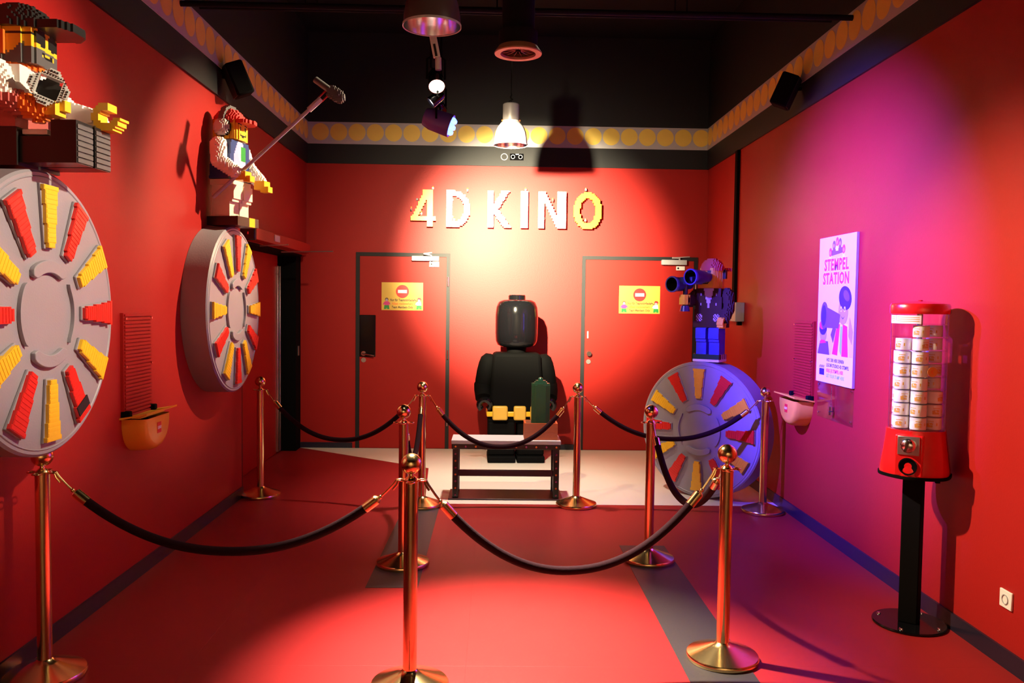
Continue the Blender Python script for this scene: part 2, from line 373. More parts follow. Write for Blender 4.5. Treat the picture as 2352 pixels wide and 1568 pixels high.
# ------------------------------------------------------------------ warning signs
def sign(x0, z0, label):
    W_, H_ = .442, .297
    r = thing('warning_sign', label, 'sign', (x0, YB-.008, z0), 0, 'yellow staff signs on the doors')
    MB().box(0, W_, -.004, 0, 0, H_).build('board', SIGNY, r, smooth=0)
    P = lambda x, z, d: plane_mtx((x, -.004-d, z), (1, 0, 0), (0, 0, 1))
    def flat(poly, m, name, d=.001, par=r): return MB().prism(poly, (0, -.004, 0), (1, 0, 0), (0, 0, 1), d).build(name, m, par, smooth=0)
    circ = lambda cx, cz, rr, n=28, a=1.: [(cx+rr*math.cos(2*PI*k/n), cz+rr*a*math.sin(2*PI*k/n)) for k in range(n)]
    nb = flat(circ(.222, .201, .070), SIGNR, 'no_entry_symbol')
    flat([(.174, .184), (.270, .184), (.270, .218), (.174, .218)], WHITE, 'bar', .0016, nb)
    for t, z, m, s_ in (('Nur für Teammitglieder', .098, BROWNP, .036), ('Alleen medewerkers', .060, ORP, .035), ('Team Members Only', .022, BROWNP, .035)):
        lettering(t, s_, P(.222, z, .0012), m, 'lettering', r, bold=.0012, ext=.0004, sx=.72)
    for cx, sg, hair, top in ((.055, 1, BROWNP, PMAG), (.400, -1, SIGNR, PAPER)):
        pr = flat([(cx-.030, .012), (cx-.004, .012), (cx, .03), (cx+.004, .012), (cx+.030, .012), (cx+.024, .055), (cx-.024, .055)], GRN, 'printed_figure', .001)
        flat([(cx-.026, .053), (cx+.026, .053), (cx+.020, .095), (cx-.020, .095)], top, 'printed_shirt', .0013, pr)
        flat([(cx-.02, .092), (cx-.036, .075), (cx-.040, .060), (cx-.030, .060), (cx-.018, .078)], top, 'printed_arm', .0014, pr)
        if sg > 0: flat([(cx+.02, .092), (cx+.036, .078), (cx+.040, .063), (cx+.030, .062), (cx+.018, .078)], top, 'printed_arm', .0014, pr)
        else: flat([(cx-.018, .092), (cx-.056, .110), (cx-.052, .120), (cx-.012, .098)], BROWNP, 'printed_arm', .0014, pr)
        flat(circ(cx, .115, .019, 16), hair, 'printed_hair', .0014, pr)
        flat(circ(cx, .109, .013, 14), PSKIN, 'printed_face', .0018, pr)
        if sg < 0: flat([(cx-.02, .120), (cx+.03, .112), (cx+.016, .135), (cx-.01, .137)], SIGNR, 'printed_cap', .0021, pr)
sign(-1.197, 1.489, 'yellow no-entry sign on the door with the black lock panel')
sign(1.349, 1.487, 'yellow no-entry sign on the door behind the big binoculars')

# ------------------------------------------------------------------ 4D KINO letters built from bricks
CELL = .0155
def seg(px, py, ax_, ay, bx, by):
    t = np.clip(((px-ax_)*(bx-ax_)+(py-ay)*(by-ay))/((bx-ax_)**2+(by-ay)**2), 0, 1)
    return np.hypot(px-ax_-t*(bx-ax_), py-ay-t*(by-ay))
def g4(x, z): return ((x > .165) & (x < .232)) | ((z > .06) & (z < .115) & (x < .26)) | ((np.abs((x-.045)-(z-.1)*.46) < .032) & (z > .06) & (x < .2)) | ((z > .33) & (x > .12) & (x < .2))
def gD(x, z):
    o_ = (x > 0) & (((x-.09)/.16)**2+((z-.19)/.19)**2 < 1) | ((x > 0) & (x < .09)); i_ = (x > .062) & (x < .10) & (z > .06) & (z < .32) | (x > .062) & (((x-.09)/.098)**2+((z-.19)/.13)**2 < 1)
    return o_ & ~i_
def gK(x, z): return (x < .064) | ((np.abs(x-.05-(z-.155)*.60) < .040) & (z > .15)) | ((np.abs(x-.05-(.225-z)*.72) < .040) & (z < .235))
def gI(x, z): return x < .07
def gN(x, z): return (x < .060) | (x > .208) | (np.abs(x-.040-(.38-z)*.50) < .031)
def gO(x, z): return (((x-.15)/.15)**2+((z-.19)/.197)**2 < 1) & ~(((x-.15)/.082)**2+((z-.19)/.135)**2 < 1)
for ch, fn, x0, wd, m, desc in (('4', g4, -.885, .26, BR_YEL, 'yellow brick-built digit 4 on the red wall'), ('d', gD, -.510, .25, BWHITE, 'white brick-built letter D on the red wall'),
        ('k', gK, -.075, .23, BWHITE, 'white brick-built letter K on the red wall'), ('i', gI, .275, .07, BWHITE, 'white brick-built letter I on the red wall'),
        ('n', gN, .462, .272, BWHITE, 'white brick-built letter N on the red wall'), ('o', gO, .838, .30, BR_YEL, 'yellow brick-built letter O on the red wall')):
    o = vox('brick_letter', lambda X, Y, Z: fn(X, Z).astype(int), (0, 0, 0), (wd+.012, .048, .385), (CELL, .016, CELL), [m])
    o.location = (x0, YB-.088, 2.378); MB().box(wd*.2, wd*.2+.02, .046, .086, .1, .12).box(wd*.2, wd*.2+.02, .046, .086, .28, .30).build('spacer', DGREY, o); tag(o, desc, 'letter', 'brick letters over the doors')
tiny = [(-.655, 2.763, BWHITE, 'tiny pale figurine on top of the digit 4'), (-.882, 2.545, CAPR, 'tiny red figurine on the slope of the digit 4'), (-.29, 2.752, CAPR, 'tiny red figurine on the shoulder of the letter D'), (.325, 2.763, BWHITE, 'tiny figurine on top of the letter I'),
        (.615, 2.66, CAPR, 'tiny red figurine on the diagonal of the letter N'), (.965, 2.772, BWHITE, 'tiny white figurine on top of the letter O'), (.965, 2.448, BWHITE, 'tiny white figurine inside the letter O'), (-.43, 2.44, BWHITE, 'tiny white figurine inside the letter D'), (-.775, 2.495, BWHITE, 'tiny white figurine inside the digit 4')]
for x, z, m, lb in tiny:
    r = thing('toy_figurine', lb, 'figurine', (x, YB-.062, z), 0, 'tiny figurines climbing on the letters')
    MB().box(-.007, -.001, -.005, .005, 0, .014).box(.001, .007, -.005, .005, 0, .014).build('legs', BLKB, r)
    MB().box(-.009, .009, -.005, .005, .0135, .030).build('torso', m, r)
    MB().cyl((0, 0, .030), (0, 0, .041), .006, n=10).build('head', SKINY, r)

# ------------------------------------------------------------------ film reel wheels
def reel(label, loc, rz, r, t, red_top, black_patch=False):
    # local: face looks along -Y, centre at origin, back at y = t
    root = thing('film_reel_wheel', label, 'wheel', loc, rz, 'big grey film reel wheels')
    MB().lathe([(0, 0), (r-.030, 0), (r-.026, .004), (r-.022, 0), (r-.010, 0), (r, -.010), (r, -t), (0, -t)], (0, 0, 0), (0, -1, 0), 96).build('drum', GREYM, root, smooth=30)
    def arc(a0, a1, ri, ro, h_, name, n=20):
        A = [math.radians(a0+(a1-a0)*k/n) for k in range(n+1)]
        # ends taper to rounded tips
        mid = (ri+ro)/2; half = (ro-ri)/2
        wv = [half*min(1, math.sqrt(max(0, 1-abs(2*k/n-1)**6))+.12) for k in range(n+1)]
        po = [((mid+w_)*math.sin(a), (mid+w_)*math.cos(a)) for a, w_ in zip(A, wv)]+[((mid-w_)*math.sin(a), (mid-w_)*math.cos(a)) for a, w_ in zip(A[::-1], wv[::-1])]
        MB().prism(po, (0, 0, 0), (1, 0, 0), (0, 0, 1), h_).build(name, GREYM, root, smooth=40, bevel=.005)
    s = r/.57
    arc(-38, 38, .165*s, .215*s, .020, 'hub_crescent'); arc(142, 218, .165*s, .215*s, .020, 'hub_crescent')
    arc(52, 128, .190*s, .207*s, .016, 'hub_arc'); arc(232, 308, .190*s, .207*s, .016, 'hub_arc')
    for k in range(12):
        a = 2*PI*k/12; ux = V((math.cos(a), 0, -math.sin(a))); uy = V((math.sin(a), 0, math.cos(a)))
        r0, r1 = .265*s, .512*s; n = 13; rows = []
        wf = lambda q: (.050+(.104-.050)*q)*s/2
        tr = [(-wf(0)-.005, r0-.006), (wf(0)+.005, r0-.006), (wf(1)+.005, r1+.005), (-wf(1)-.005, r1+.005)]
        wd_ = MB().prism(tr, (0, 0, 0), ux, uy, .012).build('wedge_tray', GREYM, root, smooth=0, bevel=.003)
        jag = random.Random(k); left = []; right = []
        stepm = .0078*s
        for j in range(n):
            q0 = j/n; q1 = (j+1)/n; w_ = round(wf((q0+q1)/2)/stepm)*stepm
            left += [(-w_, r0+(r1-r0)*q0), (-w_, r0+(r1-r0)*q1)]; right += [(w_, r0+(r1-r0)*q0), (w_, r0+(r1-r0)*q1)]
        red = (k % 2 == 0) == red_top
        MB().prism(left[::-1]+right, V((0, -.012, 0)), ux, uy, .014).build('brick_wedge', BR_RED if red else BR_YEL, wd_, smooth=0)
        # the wedge is split in rows by fine ribs
        rb = MB()
        for j in range(n):
            q = (j+.5)/n; w_ = round(wf(q)/stepm)*stepm-.003; c0 = V((0, -.026, 0))+uy*(r0+(r1-r0)*q)
            rb.obox(c0, (2*w_, .003, (r1-r0)/n*.72), Matrix((ux, V((0, 1, 0)), uy)).transposed())
        rb.build('brick_rows', BR_RED if red else BR_YEL, wd_, smooth=0)
        if black_patch and k == 5:
            MB().prism([(-.048, .430), (.048, .430), (.048, .475), (-.048, .475)], V((0, -.027, 0)), ux, uy, .004).build('black_patch', BLACK, wd_, smooth=0)
    return root
reel('nearer grey film reel wheel on the left wall, under the seated figure', (-1.77, 3.288, 1.513), PI/2, .562, .224, False, True)
reel('farther grey film reel wheel on the left wall, under the boom operator', (-1.828, 5.859, 1.508), PI/2, .582, .17, True)
WA = .80
reel('grey film reel wheel standing on the floor in the right corner', (1.70, 6.66, .562), -WA, .560, .20, False)

# ------------------------------------------------------------------ brass stanchions and velvet ropes
SPOTS = {'s1': (-1.85, 3.39), 's2': (-.325, 3.30), 's3': (1.045, 3.585), 's4': (-.528, 4.885), 's5': (.978, 4.99), 's6': (-1.865, 6.60), 's7': (-.540, 6.315), 's8': (.668, 6.36), 's9': (2.09, 6.20)}
SLAB = {'s1': 'brass post nearest the left wall, in front of the nearer reel wheel', 's2': 'brass post in the foreground centre, cut off at the bottom', 's3': 'brass post in the right foreground on the dark floor strip',
        's4': 'brass post on the short grey strip right behind the foreground centre post', 's5': 'brass post at the far end of the long dark floor strip', 's6': 'brass post beside the dark doorway at the left wall',
        's7': 'brass post to the left of the black bench', 's8': 'brass post to the right of the black bench', 's9': 'brass post at the right wall beside the standing reel wheel'}
parts = None
def stanchion(key):
    global parts
    x, y = SPOTS[key]; root = thing('stanchion', SLAB[key], 'barrier post', (x, y, .002), 0, 'brass rope barrier posts')
    if parts is None:
        a = MB().lathe([(0, 0), (.158, 0), (.160, .004), (.160, .018), (.156, .024), (.110, .040), (.055, .062), (.036, .070), (.0285, .078), (0, .078)], n=64).build('base', BRASS, root)
        b = MB().lathe([(.0285, .07), (.0285, .850), (.031, .852), (.031, .860), (0, .861)], n=40).build('post', BRASS, root)
        c = MB().lathe([(0, .858), (.026, .859), (.020, .868), (.0095, .876), (.008, .884), (.012, .890), (0, .891)], n=28).build('neck', BRASS, root)
        d = MB().ball((0, 0, .924), .0425, 40).build('ball', BRASS, root)
        rg = MB()
        for k in range(4):
            an = PI/4*0+k*PI/2; cx, cy = .044*math.cos(an), .044*math.sin(an)
            rg.tube([(cx+.016*math.cos(t), cy+.016*math.sin(t), .857) for t in [2*PI*q/16 for q in range(17)]], .0035, 8)
        e = rg.build('hook_rings', BRASS, root)
        parts = [a, b, c, d, e]
    else:
        for p in parts: inst(p, p.name.split('.')[0], root)
for k in SPOTS: stanchion(k)
def rope(a, b, low, label, rr=.0185):
    A = V((*SPOTS[a], .845)); B = V((*SPOTS[b], .845)); d = (B-A).normalized()
    A = A+d*.058; B = B-d*.058; L = (B-A).length
    root = thing('velvet_rope', label, 'rope', (0, 0, 0), 0, 'black velvet barrier ropes')
    sag = .845-low
    def pt(t): return A+(B-A)*t-V((0, 0, sag*(1-abs(2*t-1)**2.15)))
    t0 = .085; N = 40
    pts = [pt(t0+(1-2*t0)*k/N) for k in range(N+1)]
    MB().tube(pts, rr, 14).build('rope', ROPE, root)
    for s in (0, 1):
        p0 = pts[0] if s == 0 else pts[-1]; p1 = pt(.045) if s == 0 else pt(.955); ph = pt(.0) if s == 0 else pt(1.)
        q = p0+(p0-p1).normalized()*.012
        dr = (p1-q)
        f = MB().lathe([(0, 0), (rr*1.12, 0), (rr*1.12, dr.length*.72), (rr*.8, dr.length*.80), (rr*.35, dr.length*.86), (0, dr.length*.9)], q, dr, 20).build('ferrule', BRASS, root)
        mid = q+dr*.95
        MB().ball(q+dr*.93, .009, 12).build('swivel', BRASS, f)
        side = d.cross(V((0, 0, 1)))
        hk = [mid, mid+(ph-mid)*.35+V((0, 0, .002)), mid+(ph-mid)*.8+V((0, 0, .008)), ph+V((0, 0, .016)), ph+(ph-mid).normalized()*.008+V((0, 0, .006)), ph+V((0, 0, -.006)), mid+(ph-mid)*.75-V((0, 0, .012))]
        MB().tube(hk, .0048, 8).build('hook', BRASS, f)
rope('s1', 's2', .548, 'black rope hanging across the left foreground')
rope('s2', 's3', .445, 'black rope hanging across the centre and right foreground')
rope('s3', 's5', .55, 'dark rope running away from the right foreground post to the post behind')
rope('s4', 's7', .52, 'dark rope seen edge-on between the two posts left of the bench')
rope('s6', 's7', .485, 'black rope hanging before the sliding door and the door with the lock panel')
rope('s7', 's8', .462, 'black rope hanging in front of the bench')
rope('s8', 's9', .545, 'black rope hanging in front of the standing reel wheel')

# ------------------------------------------------------------------ brick figures
S = .0125
def cap(x, y, z, a, b, r0, r1):
    a, b = np.array(a), np.array(b); d = b-a; t = np.clip(((x-a[0])*d[0]+(y-a[1])*d[1]+(z-a[2])*d[2])/(d@d), 0, 1)
    return (x-a[0]-t*d[0])**2+(y-a[1]-t*d[1])**2+(z-a[2]-t*d[2])**2 < (r0+(r1-r0)*t)**2
def B3(x, y, z, c, h): return (abs(x-c[0]) < h[0]) & (abs(y-c[1]) < h[1]) & (abs(z-c[2]) < h[2])
def hand(name, c, axis, m, parent, r=.040, L=.030, s=S*.8):
    # clip hand: a ring with an opening, ring axis given
    axis = np.array(axis, float)
    def fn(x, y, z):
        p = [x-c[0], y-c[1], z-c[2]]; k = int(np.argmax(abs(axis))); u, v_ = [p[i] for i in range(3) if i != k]
        ang = np.arctan2(v_, u); rr_ = np.hypot(u, v_); op = hand.open
        return ((rr_ < r) & (rr_ > r*.52) & (abs(p[k]) < L) & (abs((ang-op+PI) % (2*PI)-PI) > .62)).astype(int)
    return vox(name, fn, np.array(c)-.06, np.array(c)+.06, s, [m], parent)
hand.open = 0

def legs_standing(root, m, shoe, sole, zt, hw=.128, depth=.075):
    for sg in (-1, 1):
        cx = sg*hw/2
        vox('leg', lambda x, y, z: (B3(x, y, z, (cx, 0, (zt+.055)/2), (hw/2-.011, depth, (zt-.055)/2)) | B3(x, y, z, (cx, -.012, zt-.06), (hw/2-.011, depth+.012, .045)) | B3(x, y, z, (cx, -.006, zt-.11), (hw/2-.011, depth+.006, .02))).astype(int),
            (cx-hw/2, -.11, .05), (cx+hw/2, .10, zt), S, [m], root)
        vox('shoe', lambda x, y, z: np.where(B3(x, y, z, (cx, -.02, .028), (hw/2-.002, .105, .028)), np.where(z < .018, 2, np.where(y < -.07, 1, np.where((np.floor(y/.025) % 2 == 0), 2, 1))), 0),
            (cx-hw/2, -.13, 0), (cx+hw/2, .09, .056), S*.8, [shoe, sole], root)

# --- binoculars man on the standing wheel
fm = thing('brick_figure', 'brick figure with backward red cap and brown jacket on the standing reel wheel', 'statue', (1.800, 6.735, 1.123), -.62, 'big brick figures'); fm.scale = (.86, .90, 1)
legs_standing(fm, JBLUE, DGRN, BWHITE, .29)
def torso_fn(x, y, z, z0=.285, z1=.60, w0=.150, w1=.118, d=.078):
    q = (z-z0)/(z1-z0); return (z > z0) & (z < z1) & (abs(x) < w0+(w1-w0)*q) & (abs(y) < d)
def jacket(x, y, z):
    t = torso_fn(x, y, z); f = y < -.062
    open_ = f & (abs(x+.0) < np.clip((z-.44)*.30, 0, .06)+.004) & (z > .42)
    pock = f & (abs(z-.36-abs(x)*.0) < .028) & (abs(abs(x)-.085) < .03) & ((np.floor((x+z)*80) % 2) == 0)
    but = f & (abs(abs(x)-.075) < .007) & ((abs(z-.55) < .007) | (abs(z-.47) < .007))
    return np.where(t, np.where(open_, 2, np.where(pock | but, 2, 1)), 0)
vox('torso', jacket, (-.16, -.09, .28), (.16, .09, .61), S*.8, [BROWN, LAV], fm)
# head, turned towards the binoculars
def headfn(cx, cy, r, z0, z1, yaw, beard=False):
    cs, sn = math.cos(yaw), math.sin(yaw)
    def fn(x, y, z):
        X = (x-cx)*cs+(y-cy)*sn; Y = -(x-cx)*sn+(y-cy)*cs
        b = (np.maximum(abs(X)-(r-.035), 0)**2+np.maximum(abs(Y)-(r-.035), 0)**2 < .035**2) & (z > z0) & (z < z1)
        h_ = z1-z0; q = (z-z0)/h_; f = Y < -r*.72
        eye = f & (abs(abs(X)-r*.42) < r*.16) & (abs(q-.58) < .11)
        mouth = f & (abs(X) < r*.42) & (abs(q-.24-.10*(X/r)**2*4) < .05)
        brow = f & (abs(abs(X)-r*.45) < r*.26) & (abs(q-.80) < .05)
        out = np.where(b, 1, 0); out = np.where(b & (eye | mouth | brow), 2, out)
        if beard:
            sh = (q < .40-.16*np.cos(Y*40)*(Y > -r*.6)) & ~(f & (abs(X) < r*.45) & (abs(q-.28) < .07)); out = np.where(b & sh & (Y < r*.6), 3, out)
            gl = f & (abs(q-.64) < .15) & (abs(abs(X)-r*.45) < r*.36); out = np.where(b & gl, 2, out)
            st = (abs(q-.72) < .035) & (Y < r*.3) & (abs(X) > r*.8); out = np.where(b & st, 2, out)
        return out
    return fn
vox('head', headfn(0, -.005, .088, .60, .765, -.35), (-.13, -.13, .595), (.13, .12, .77), S*.8, [SKINY, BLKB], fm)
cs_, sn_ = math.cos(-.35), math.sin(-.35)
def capfn(cx, cy, z0, r, hgt, yaw, brim_dir, brim=.10):
    c_, s_ = math.cos(yaw), math.sin(yaw)
    def fn(x, y, z):
        X = (x-cx)*c_+(y-cy)*s_; Y = (-(x-cx)*s_+(y-cy)*c_)*brim_dir
        dome = (X**2+Y**2)/r**2+((z-z0)/hgt)**2 < 1
        br = (abs(X) < r*.80) & (Y > 0) & (Y < r+brim-.6*X**2/r) & (abs(z-z0-.012) < .014)
        return ((dome & (z > z0)) | br).astype(int)
    return fn
vox('cap', capfn(0, 0, .750, .108, .098, -.35, 1), (-.22, -.24, .745), (.22, .24, .86), S, [CAPR], fm)
vox('hair', lambda x, y, z: ((abs(x*cs_+y*sn_) < .098) & (-x*sn_+y*cs_ > .045) & (-x*sn_+y*cs_ < .105) & (z > .685) & (z < .752)).astype(int), (-.13, -.1, .68), (.14, .14, .752), S, [BLKB], fm)
vox('arm', lambda x, y, z: (cap(x, y, z, (.155, .0, .545), (.178, -.02, .44), .058, .052) | cap(x, y, z, (.178, -.02, .44), (.165, -.085, .355), .052, .045)).astype(int), (.09, -.16, .28), (.25, .08, .61), S, [BROWN], fm)
hand.open = -PI/2-.3
hand('hand', (.150, -.125, .315), (1, 0, 0), SKINY, fm, .046, .032)
vox('arm', lambda x, y, z: (cap(x, y, z, (-.150, .0, .545), (-.175, -.07, .50), .055, .052) | cap(x, y, z, (-.175, -.07, .50), (-.165, -.205, .50), .052, .045)).astype(int), (-.25, -.27, .42), (-.08, .08, .61), S, [BROWN], fm)
hand.open = 0
hand('hand', (-.165, -.245, .505), (0, 0, 1), SKINY, fm, .048, .038)
# binoculars: two stepped barrels, bridge and handle
bn = thing('binoculars', 'oversized dark blue binoculars held up by the figure in the right corner', 'binoculars', (1.60, 6.52, 1.62))
DB = mat('dark blue bricks', (.022, .022, .14), .35, var=.1, scale=30)
DBR = mat('blue rim bricks', (.05, .06, .38), .35)
dirv = V((-.76, -.62, -.02)).normalized()
for st in ((1.735, 6.615, 1.812), (1.615, 6.735, 1.755)):
    a = V(st)-V(bn.location); L = .235
    bl = MB().lathe([(0, 0), (.040, 0), (.043, .05), (.050, .06), (.052, .11), (.057, .12), (.060, L-.02)], a, dirv, 24).build('barrel', DB, bn)
    MB().lathe([(.057, L-.022), (.065, L-.022), (.065, L), (.055, L), (.055, L-.022)], a, dirv, 24).build('rim', DBR, bl)
    MB().lathe([(.0548, L-.002), (.048, L-.06), (.034, L-.10), (0, L-.10)], a, dirv, 24).build('lens_well', BLKG, bl)
c = (V((1.735, 6.615, 1.812))+V((1.615, 6.735, 1.755)))/2-V(bn.location)+dirv*.10
Rz = Matrix((dirv, V((0, 0, 1)).cross(dirv).normalized(), V((0, 0, 1)))).transposed()
MB().obox(c, (.14, .12, .06), Rz).obox(c+V((0, 0, .045)), (.06, .05, .04), Rz).build('bridge', DB, bn, bevel=.004)
hx = fm.matrix_basis  # grip stands in the raised hand
hp = Matrix.Rotation(-.62, 3, 'Z') @ V((-.165*.86, -.245*.9, .505))+V(fm.location)-V(bn.location)
MB().cyl(hp+V((0, 0, -.075)), hp+V((0, 0, .125)), .021, .021, 12).build('grip', BLKB, bn)
MB().cyl(hp+V((0, 0, -.095)), hp+V((0, 0, -.05)), .042, .032, 12).build('grip_foot', DB, bn)

# --- boom operator on the farther left wheel
fb = thing('brick_figure', 'brick figure in red cap and headphones holding a boom pole', 'statue', (-1.862, 5.862, 2.092), math.radians(76), 'big brick figures')
vox('foot_plate', lambda x, y, z: np.where(B3(x, y, z, (0, -.02, .03), (.135, .115, .028)), np.where((y < -.115) & (abs(x-.05) < .04), 2, 1), 0), (-.14, -.14, 0), (.14, .10, .06), S, [BLKB, BR_YEL], fb)
for sg in (-1, 1):
    cx = sg*.064
    vox('leg', lambda x, y, z: (B3(x, y, z, (cx, 0, .165), (.058, .072, .108)) | B3(x, y, z, (cx, -.018, .235), (.058, .085, .045)) | B3(x, y, z, (cx, -.010, .185), (.058, .078, .02))).astype(int), (cx-.07, -.12, .058), (cx+.07, .09, .285), S*.85, [TAN], fb)
vox('hips', lambda x, y, z: B3(x, y, z, (0, 0, .298), (.135, .078, .02)).astype(int), (-.14, -.09, .278), (.14, .09, .32), S, [TAN], fb)
def vest(x, y, z):
    t = torso_fn(x, y, z, .315, .595, .148, .112); f = y < -.055
    mid = f & (abs(x) < .075-.05*np.clip((z-.5)/.1, 0, 1)); zip_ = f & (abs(x-.012*np.sin(z*60)) < .012)
    gr = f & (abs(x-.04) < .028) & (z > .46) & (z < .56)
    return np.where(t, np.where(gr, 4, np.where(zip_, 3, np.where(mid, 2, 1))), 0)
vox('torso', vest, (-.15, -.085, .31), (.15, .085, .60), S*.8, [BBLUE, LAV, BWHITE, GRN], fb)
vox('head', headfn(0, 0, .092, .595, .735, .10), (-.13, -.13, .59), (.13, .13, .74), S*.75, [SKINY, BLKB], fb)
vox('cap', capfn(0, .005, .712, .108, .108, .10, -1, .075), (-.2, -.22, .71), (.2, .2, .83), S, [CAPR], fb)
for sg in (-1, 1):
    ec = vox('ear_cup', lambda x, y, z: np.where(((y/.060)**2+((z-.675)/.062)**2+((x-sg*.098)/.055)**2 < 1) & (x*sg > .088), np.where(x*sg > .112, 2, 1), 0), (-.16, -.07, .6), (.16, .07, .75), S*.8, [BLKB, LGREY], fb)
vox('headband', lambda x, y, z: ((abs(y) < .016) & (z > .68) & (np.hypot(x/.122, (z-.69)/.145) < 1.06) & (np.hypot(x/.122, (z-.69)/.145) > .92)).astype(int), (-.14, -.03, .67), (.14, .03, .86), S*.8, [DGREY], fb)
vox('arm', lambda x, y, z: (cap(x, y, z, (-.145, .0, .545), (-.178, -.02, .435), .055, .050) | cap(x, y, z, (-.178, -.02, .435), (-.135, -.125, .36), .050, .045)).astype(int), (-.25, -.19, .30), (-.08, .07, .61), S*.85, [BWHITE], fb)
vox('arm', lambda x, y, z: (cap(x, y, z, (.145, .0, .545), (.175, -.03, .435), .055, .050) | cap(x, y, z, (.175, -.03, .435), (.120, -.155, .33), .050, .045)).astype(int), (.08, -.21, .26), (.25, .07, .61), S*.85, [BWHITE], fb)
hand.open = 0
def fist(c, root, d):
    vox('hand', lambda x, y, z: (B3(x, y, z, c, (.038, .042, .034)) | B3(x, y, z, np.array(c)+np.array(d)*.045, (.030, .030, .022))).astype(int), np.array(c)-.10, np.array(c)+.10, S*.8, [SKINY], root)
fist((-.105, -.160, .335), fb, (0, -1, -.4)); fist((.085, -.195, .295), fb, (-.2, -1, -.7))
bm = thing('boom_microphone', 'long grey boom pole with a dark microphone on its tip', 'microphone', (-1.86, 5.80, 2.375))
A = V((-1.925, 5.685, 2.275)); Bp = V((-1.262, 5.72, 2.905)); Lc = V(bm.location); dd = (Bp-A).normalized()
MB().cyl(A-Lc, Bp-Lc, .0125, .0125, 14).build('pole', GREYP, bm)
cl = MB().cyl(Bp-Lc-dd*.03, Bp-Lc+dd*.085, .020, .020, 10).build('clamp', LGREY, bm)
tip = Bp+dd*.17; mdir = V((.80, -.12, -.58)).normalized()
MB().tube([Bp-Lc+dd*.07+V((-.012, 0, .012)), tip-Lc+V((-.012, 0, .014))], .006, 8).tube([Bp-Lc+dd*.07+V((.014, 0, -.010)), tip-Lc+V((.014, 0, -.008))], .006, 8).build('fork', CAPR, cl)
MB().cyl(tip-Lc-mdir*.13, tip-Lc-mdir*.01, .023, .023, 12).build('mic_body', DGREY, bm)
def micfn(x, y, z):
    p = tip-Lc; t = (x-p.x)*mdir.x+(y-p.y)*mdir.y+(z-p.z)*mdir.z
    rr_ = np.sqrt(np.maximum((x-p.x)**2+(y-p.y)**2+(z-p.z)**2-t**2, 0)); return ((t > 0) & (t < .115) & (rr_ < .043-.02*np.clip((t-.08)/.04, 0, 1))).astype(int)
pc = np.array(tip-Lc)
vox('mic_head', micfn, pc-.13, pc+.15, .0105, [DGREY], bm)

# --- seated director on the nearer left wheel
fd = thing('brick_figure', 'seated bearded brick figure in black cap with an outstretched arm', 'statue', (-1.860, 3.335, 2.082), math.radians(86), 'big brick figures')
for sg in (-1, 1):
    cx = sg*.064
    vox('leg', lambda x, y, z: (B3(x, y, z, (cx, -.10, .062), (.059, .15, .055)) | B3(x, y, z, (cx, -.215, .088), (.059, .05, .081))).astype(int), (cx-.07, -.27, 0), (cx+.07, .06, .2), S, [BLKB], fd)
    MB().box(cx-.055, cx+.055, -.270, -.262, .012, .166).build('sole', DGREY, fd)
    for j in range(7): MB().box(cx-.052, cx+.052, -.274, -.269, .016+j*.0215, .032+j*.0215).build('sole_rib', DGREY, fd)
vox('hips', lambda x, y, z: B3(x, y, z, (0, .03, .075), (.135, .08, .07)).astype(int), (-.14, -.06, 0), (.14, .12, .18), S, [BLKB], fd)
def dshirt(x, y, z):
    t = torso_fn(x, y-.03, z, .140, .385, .150, .115, .082)
    return np.where(t, np.where(z < .245, 2, 1), 0)  # lower part takes the painted shade colour
vox('torso', dshirt, (-.16, -.07, .135), (.16, .12, .39), S*.8, [BWHITE, PINK_SHADE], fd)
vox('scarf', lambda x, y, z: ((np.hypot(x, y-.03) < .100) & (z > .38) & (z < .405)).astype(int), (-.12, -.1, .37), (.12, .15, .41), S*.8, [ORN2], fd)
vox('head', headfn(0, .02, .098, .402, .558, .12, True), (-.15, -.13, .40), (.15, .17, .565), S*.72, [SKINY, BLKB, DGREY], fd)
vox('ear', lambda x, y, z: B3(x, y, z, (-.085, .050, .475), (.028, .03, .045)).astype(int), (-.13, 0, .42), (-.05, .09, .53), S*.8, [ORN2], fd)
vox('cap', capfn(0, .02, .538, .122, .108, .12, -1, .11), (-.25, -.27, .535), (.25, .25, .66), S*.85, [BLKB], fd)
vox('arm', lambda x, y, z: (cap(x, y, z, (.145, .03, .345), (.175, -.06, .26), .055, .052) | cap(x, y, z, (.175, -.06, .26), (.110, -.215, .215), .052, .046)).astype(int), (.05, -.27, .15), (.25, .1, .41), S*.85, [BWHITE], fd)
def claw(x, y, z):
    c_ = (.085, -.290, .215); r_ = np.hypot(y-c_[1], z-c_[2]-.01); an = np.arctan2(z-c_[2]-.01, y-c_[1])
    return ((abs(x-c_[0]) < .036) & (r_ < .056) & (r_ > .028) & (abs((an-2.5+PI) % (2*PI)-PI) > .75)).astype(int)
vox('hand', claw, (.03, -.37, .13), (.14, -.20, .30), S*.8, [SKINY], fd)
def narm(x, y, z):
    u = cap(x, y, z, (-.145, .03, .345), (-.172, -.015, .25), .055, .050); f_ = cap(x, y, z, (-.172, -.015, .25), (-.120, -.125, .205), .048, .043)
    return np.where(u, np.where(z > .255, 1, 2), np.where(f_, np.where(y < -.085, 3, 2), 0))
vox('arm', narm, (-.25, -.19, .14), (-.08, .1, .41), S*.85, [BWHITE, PINK_SHADE, ORN2], fd)
vox('hand', lambda x, y, z: (B3(x, y, z, (-.105, -.165, .215), (.034, .036, .028)) | B3(x, y, z, (-.09, -.200, .228), (.024, .02, .018))).astype(int), (-.16, -.23, .15), (-.04, -.10, .27), S*.8, [SKINY], fd)
MB().box(-.118, -.004, -.155, -.055, .120, .140).build('lap_board', BWHITE, fd, bevel=.003)
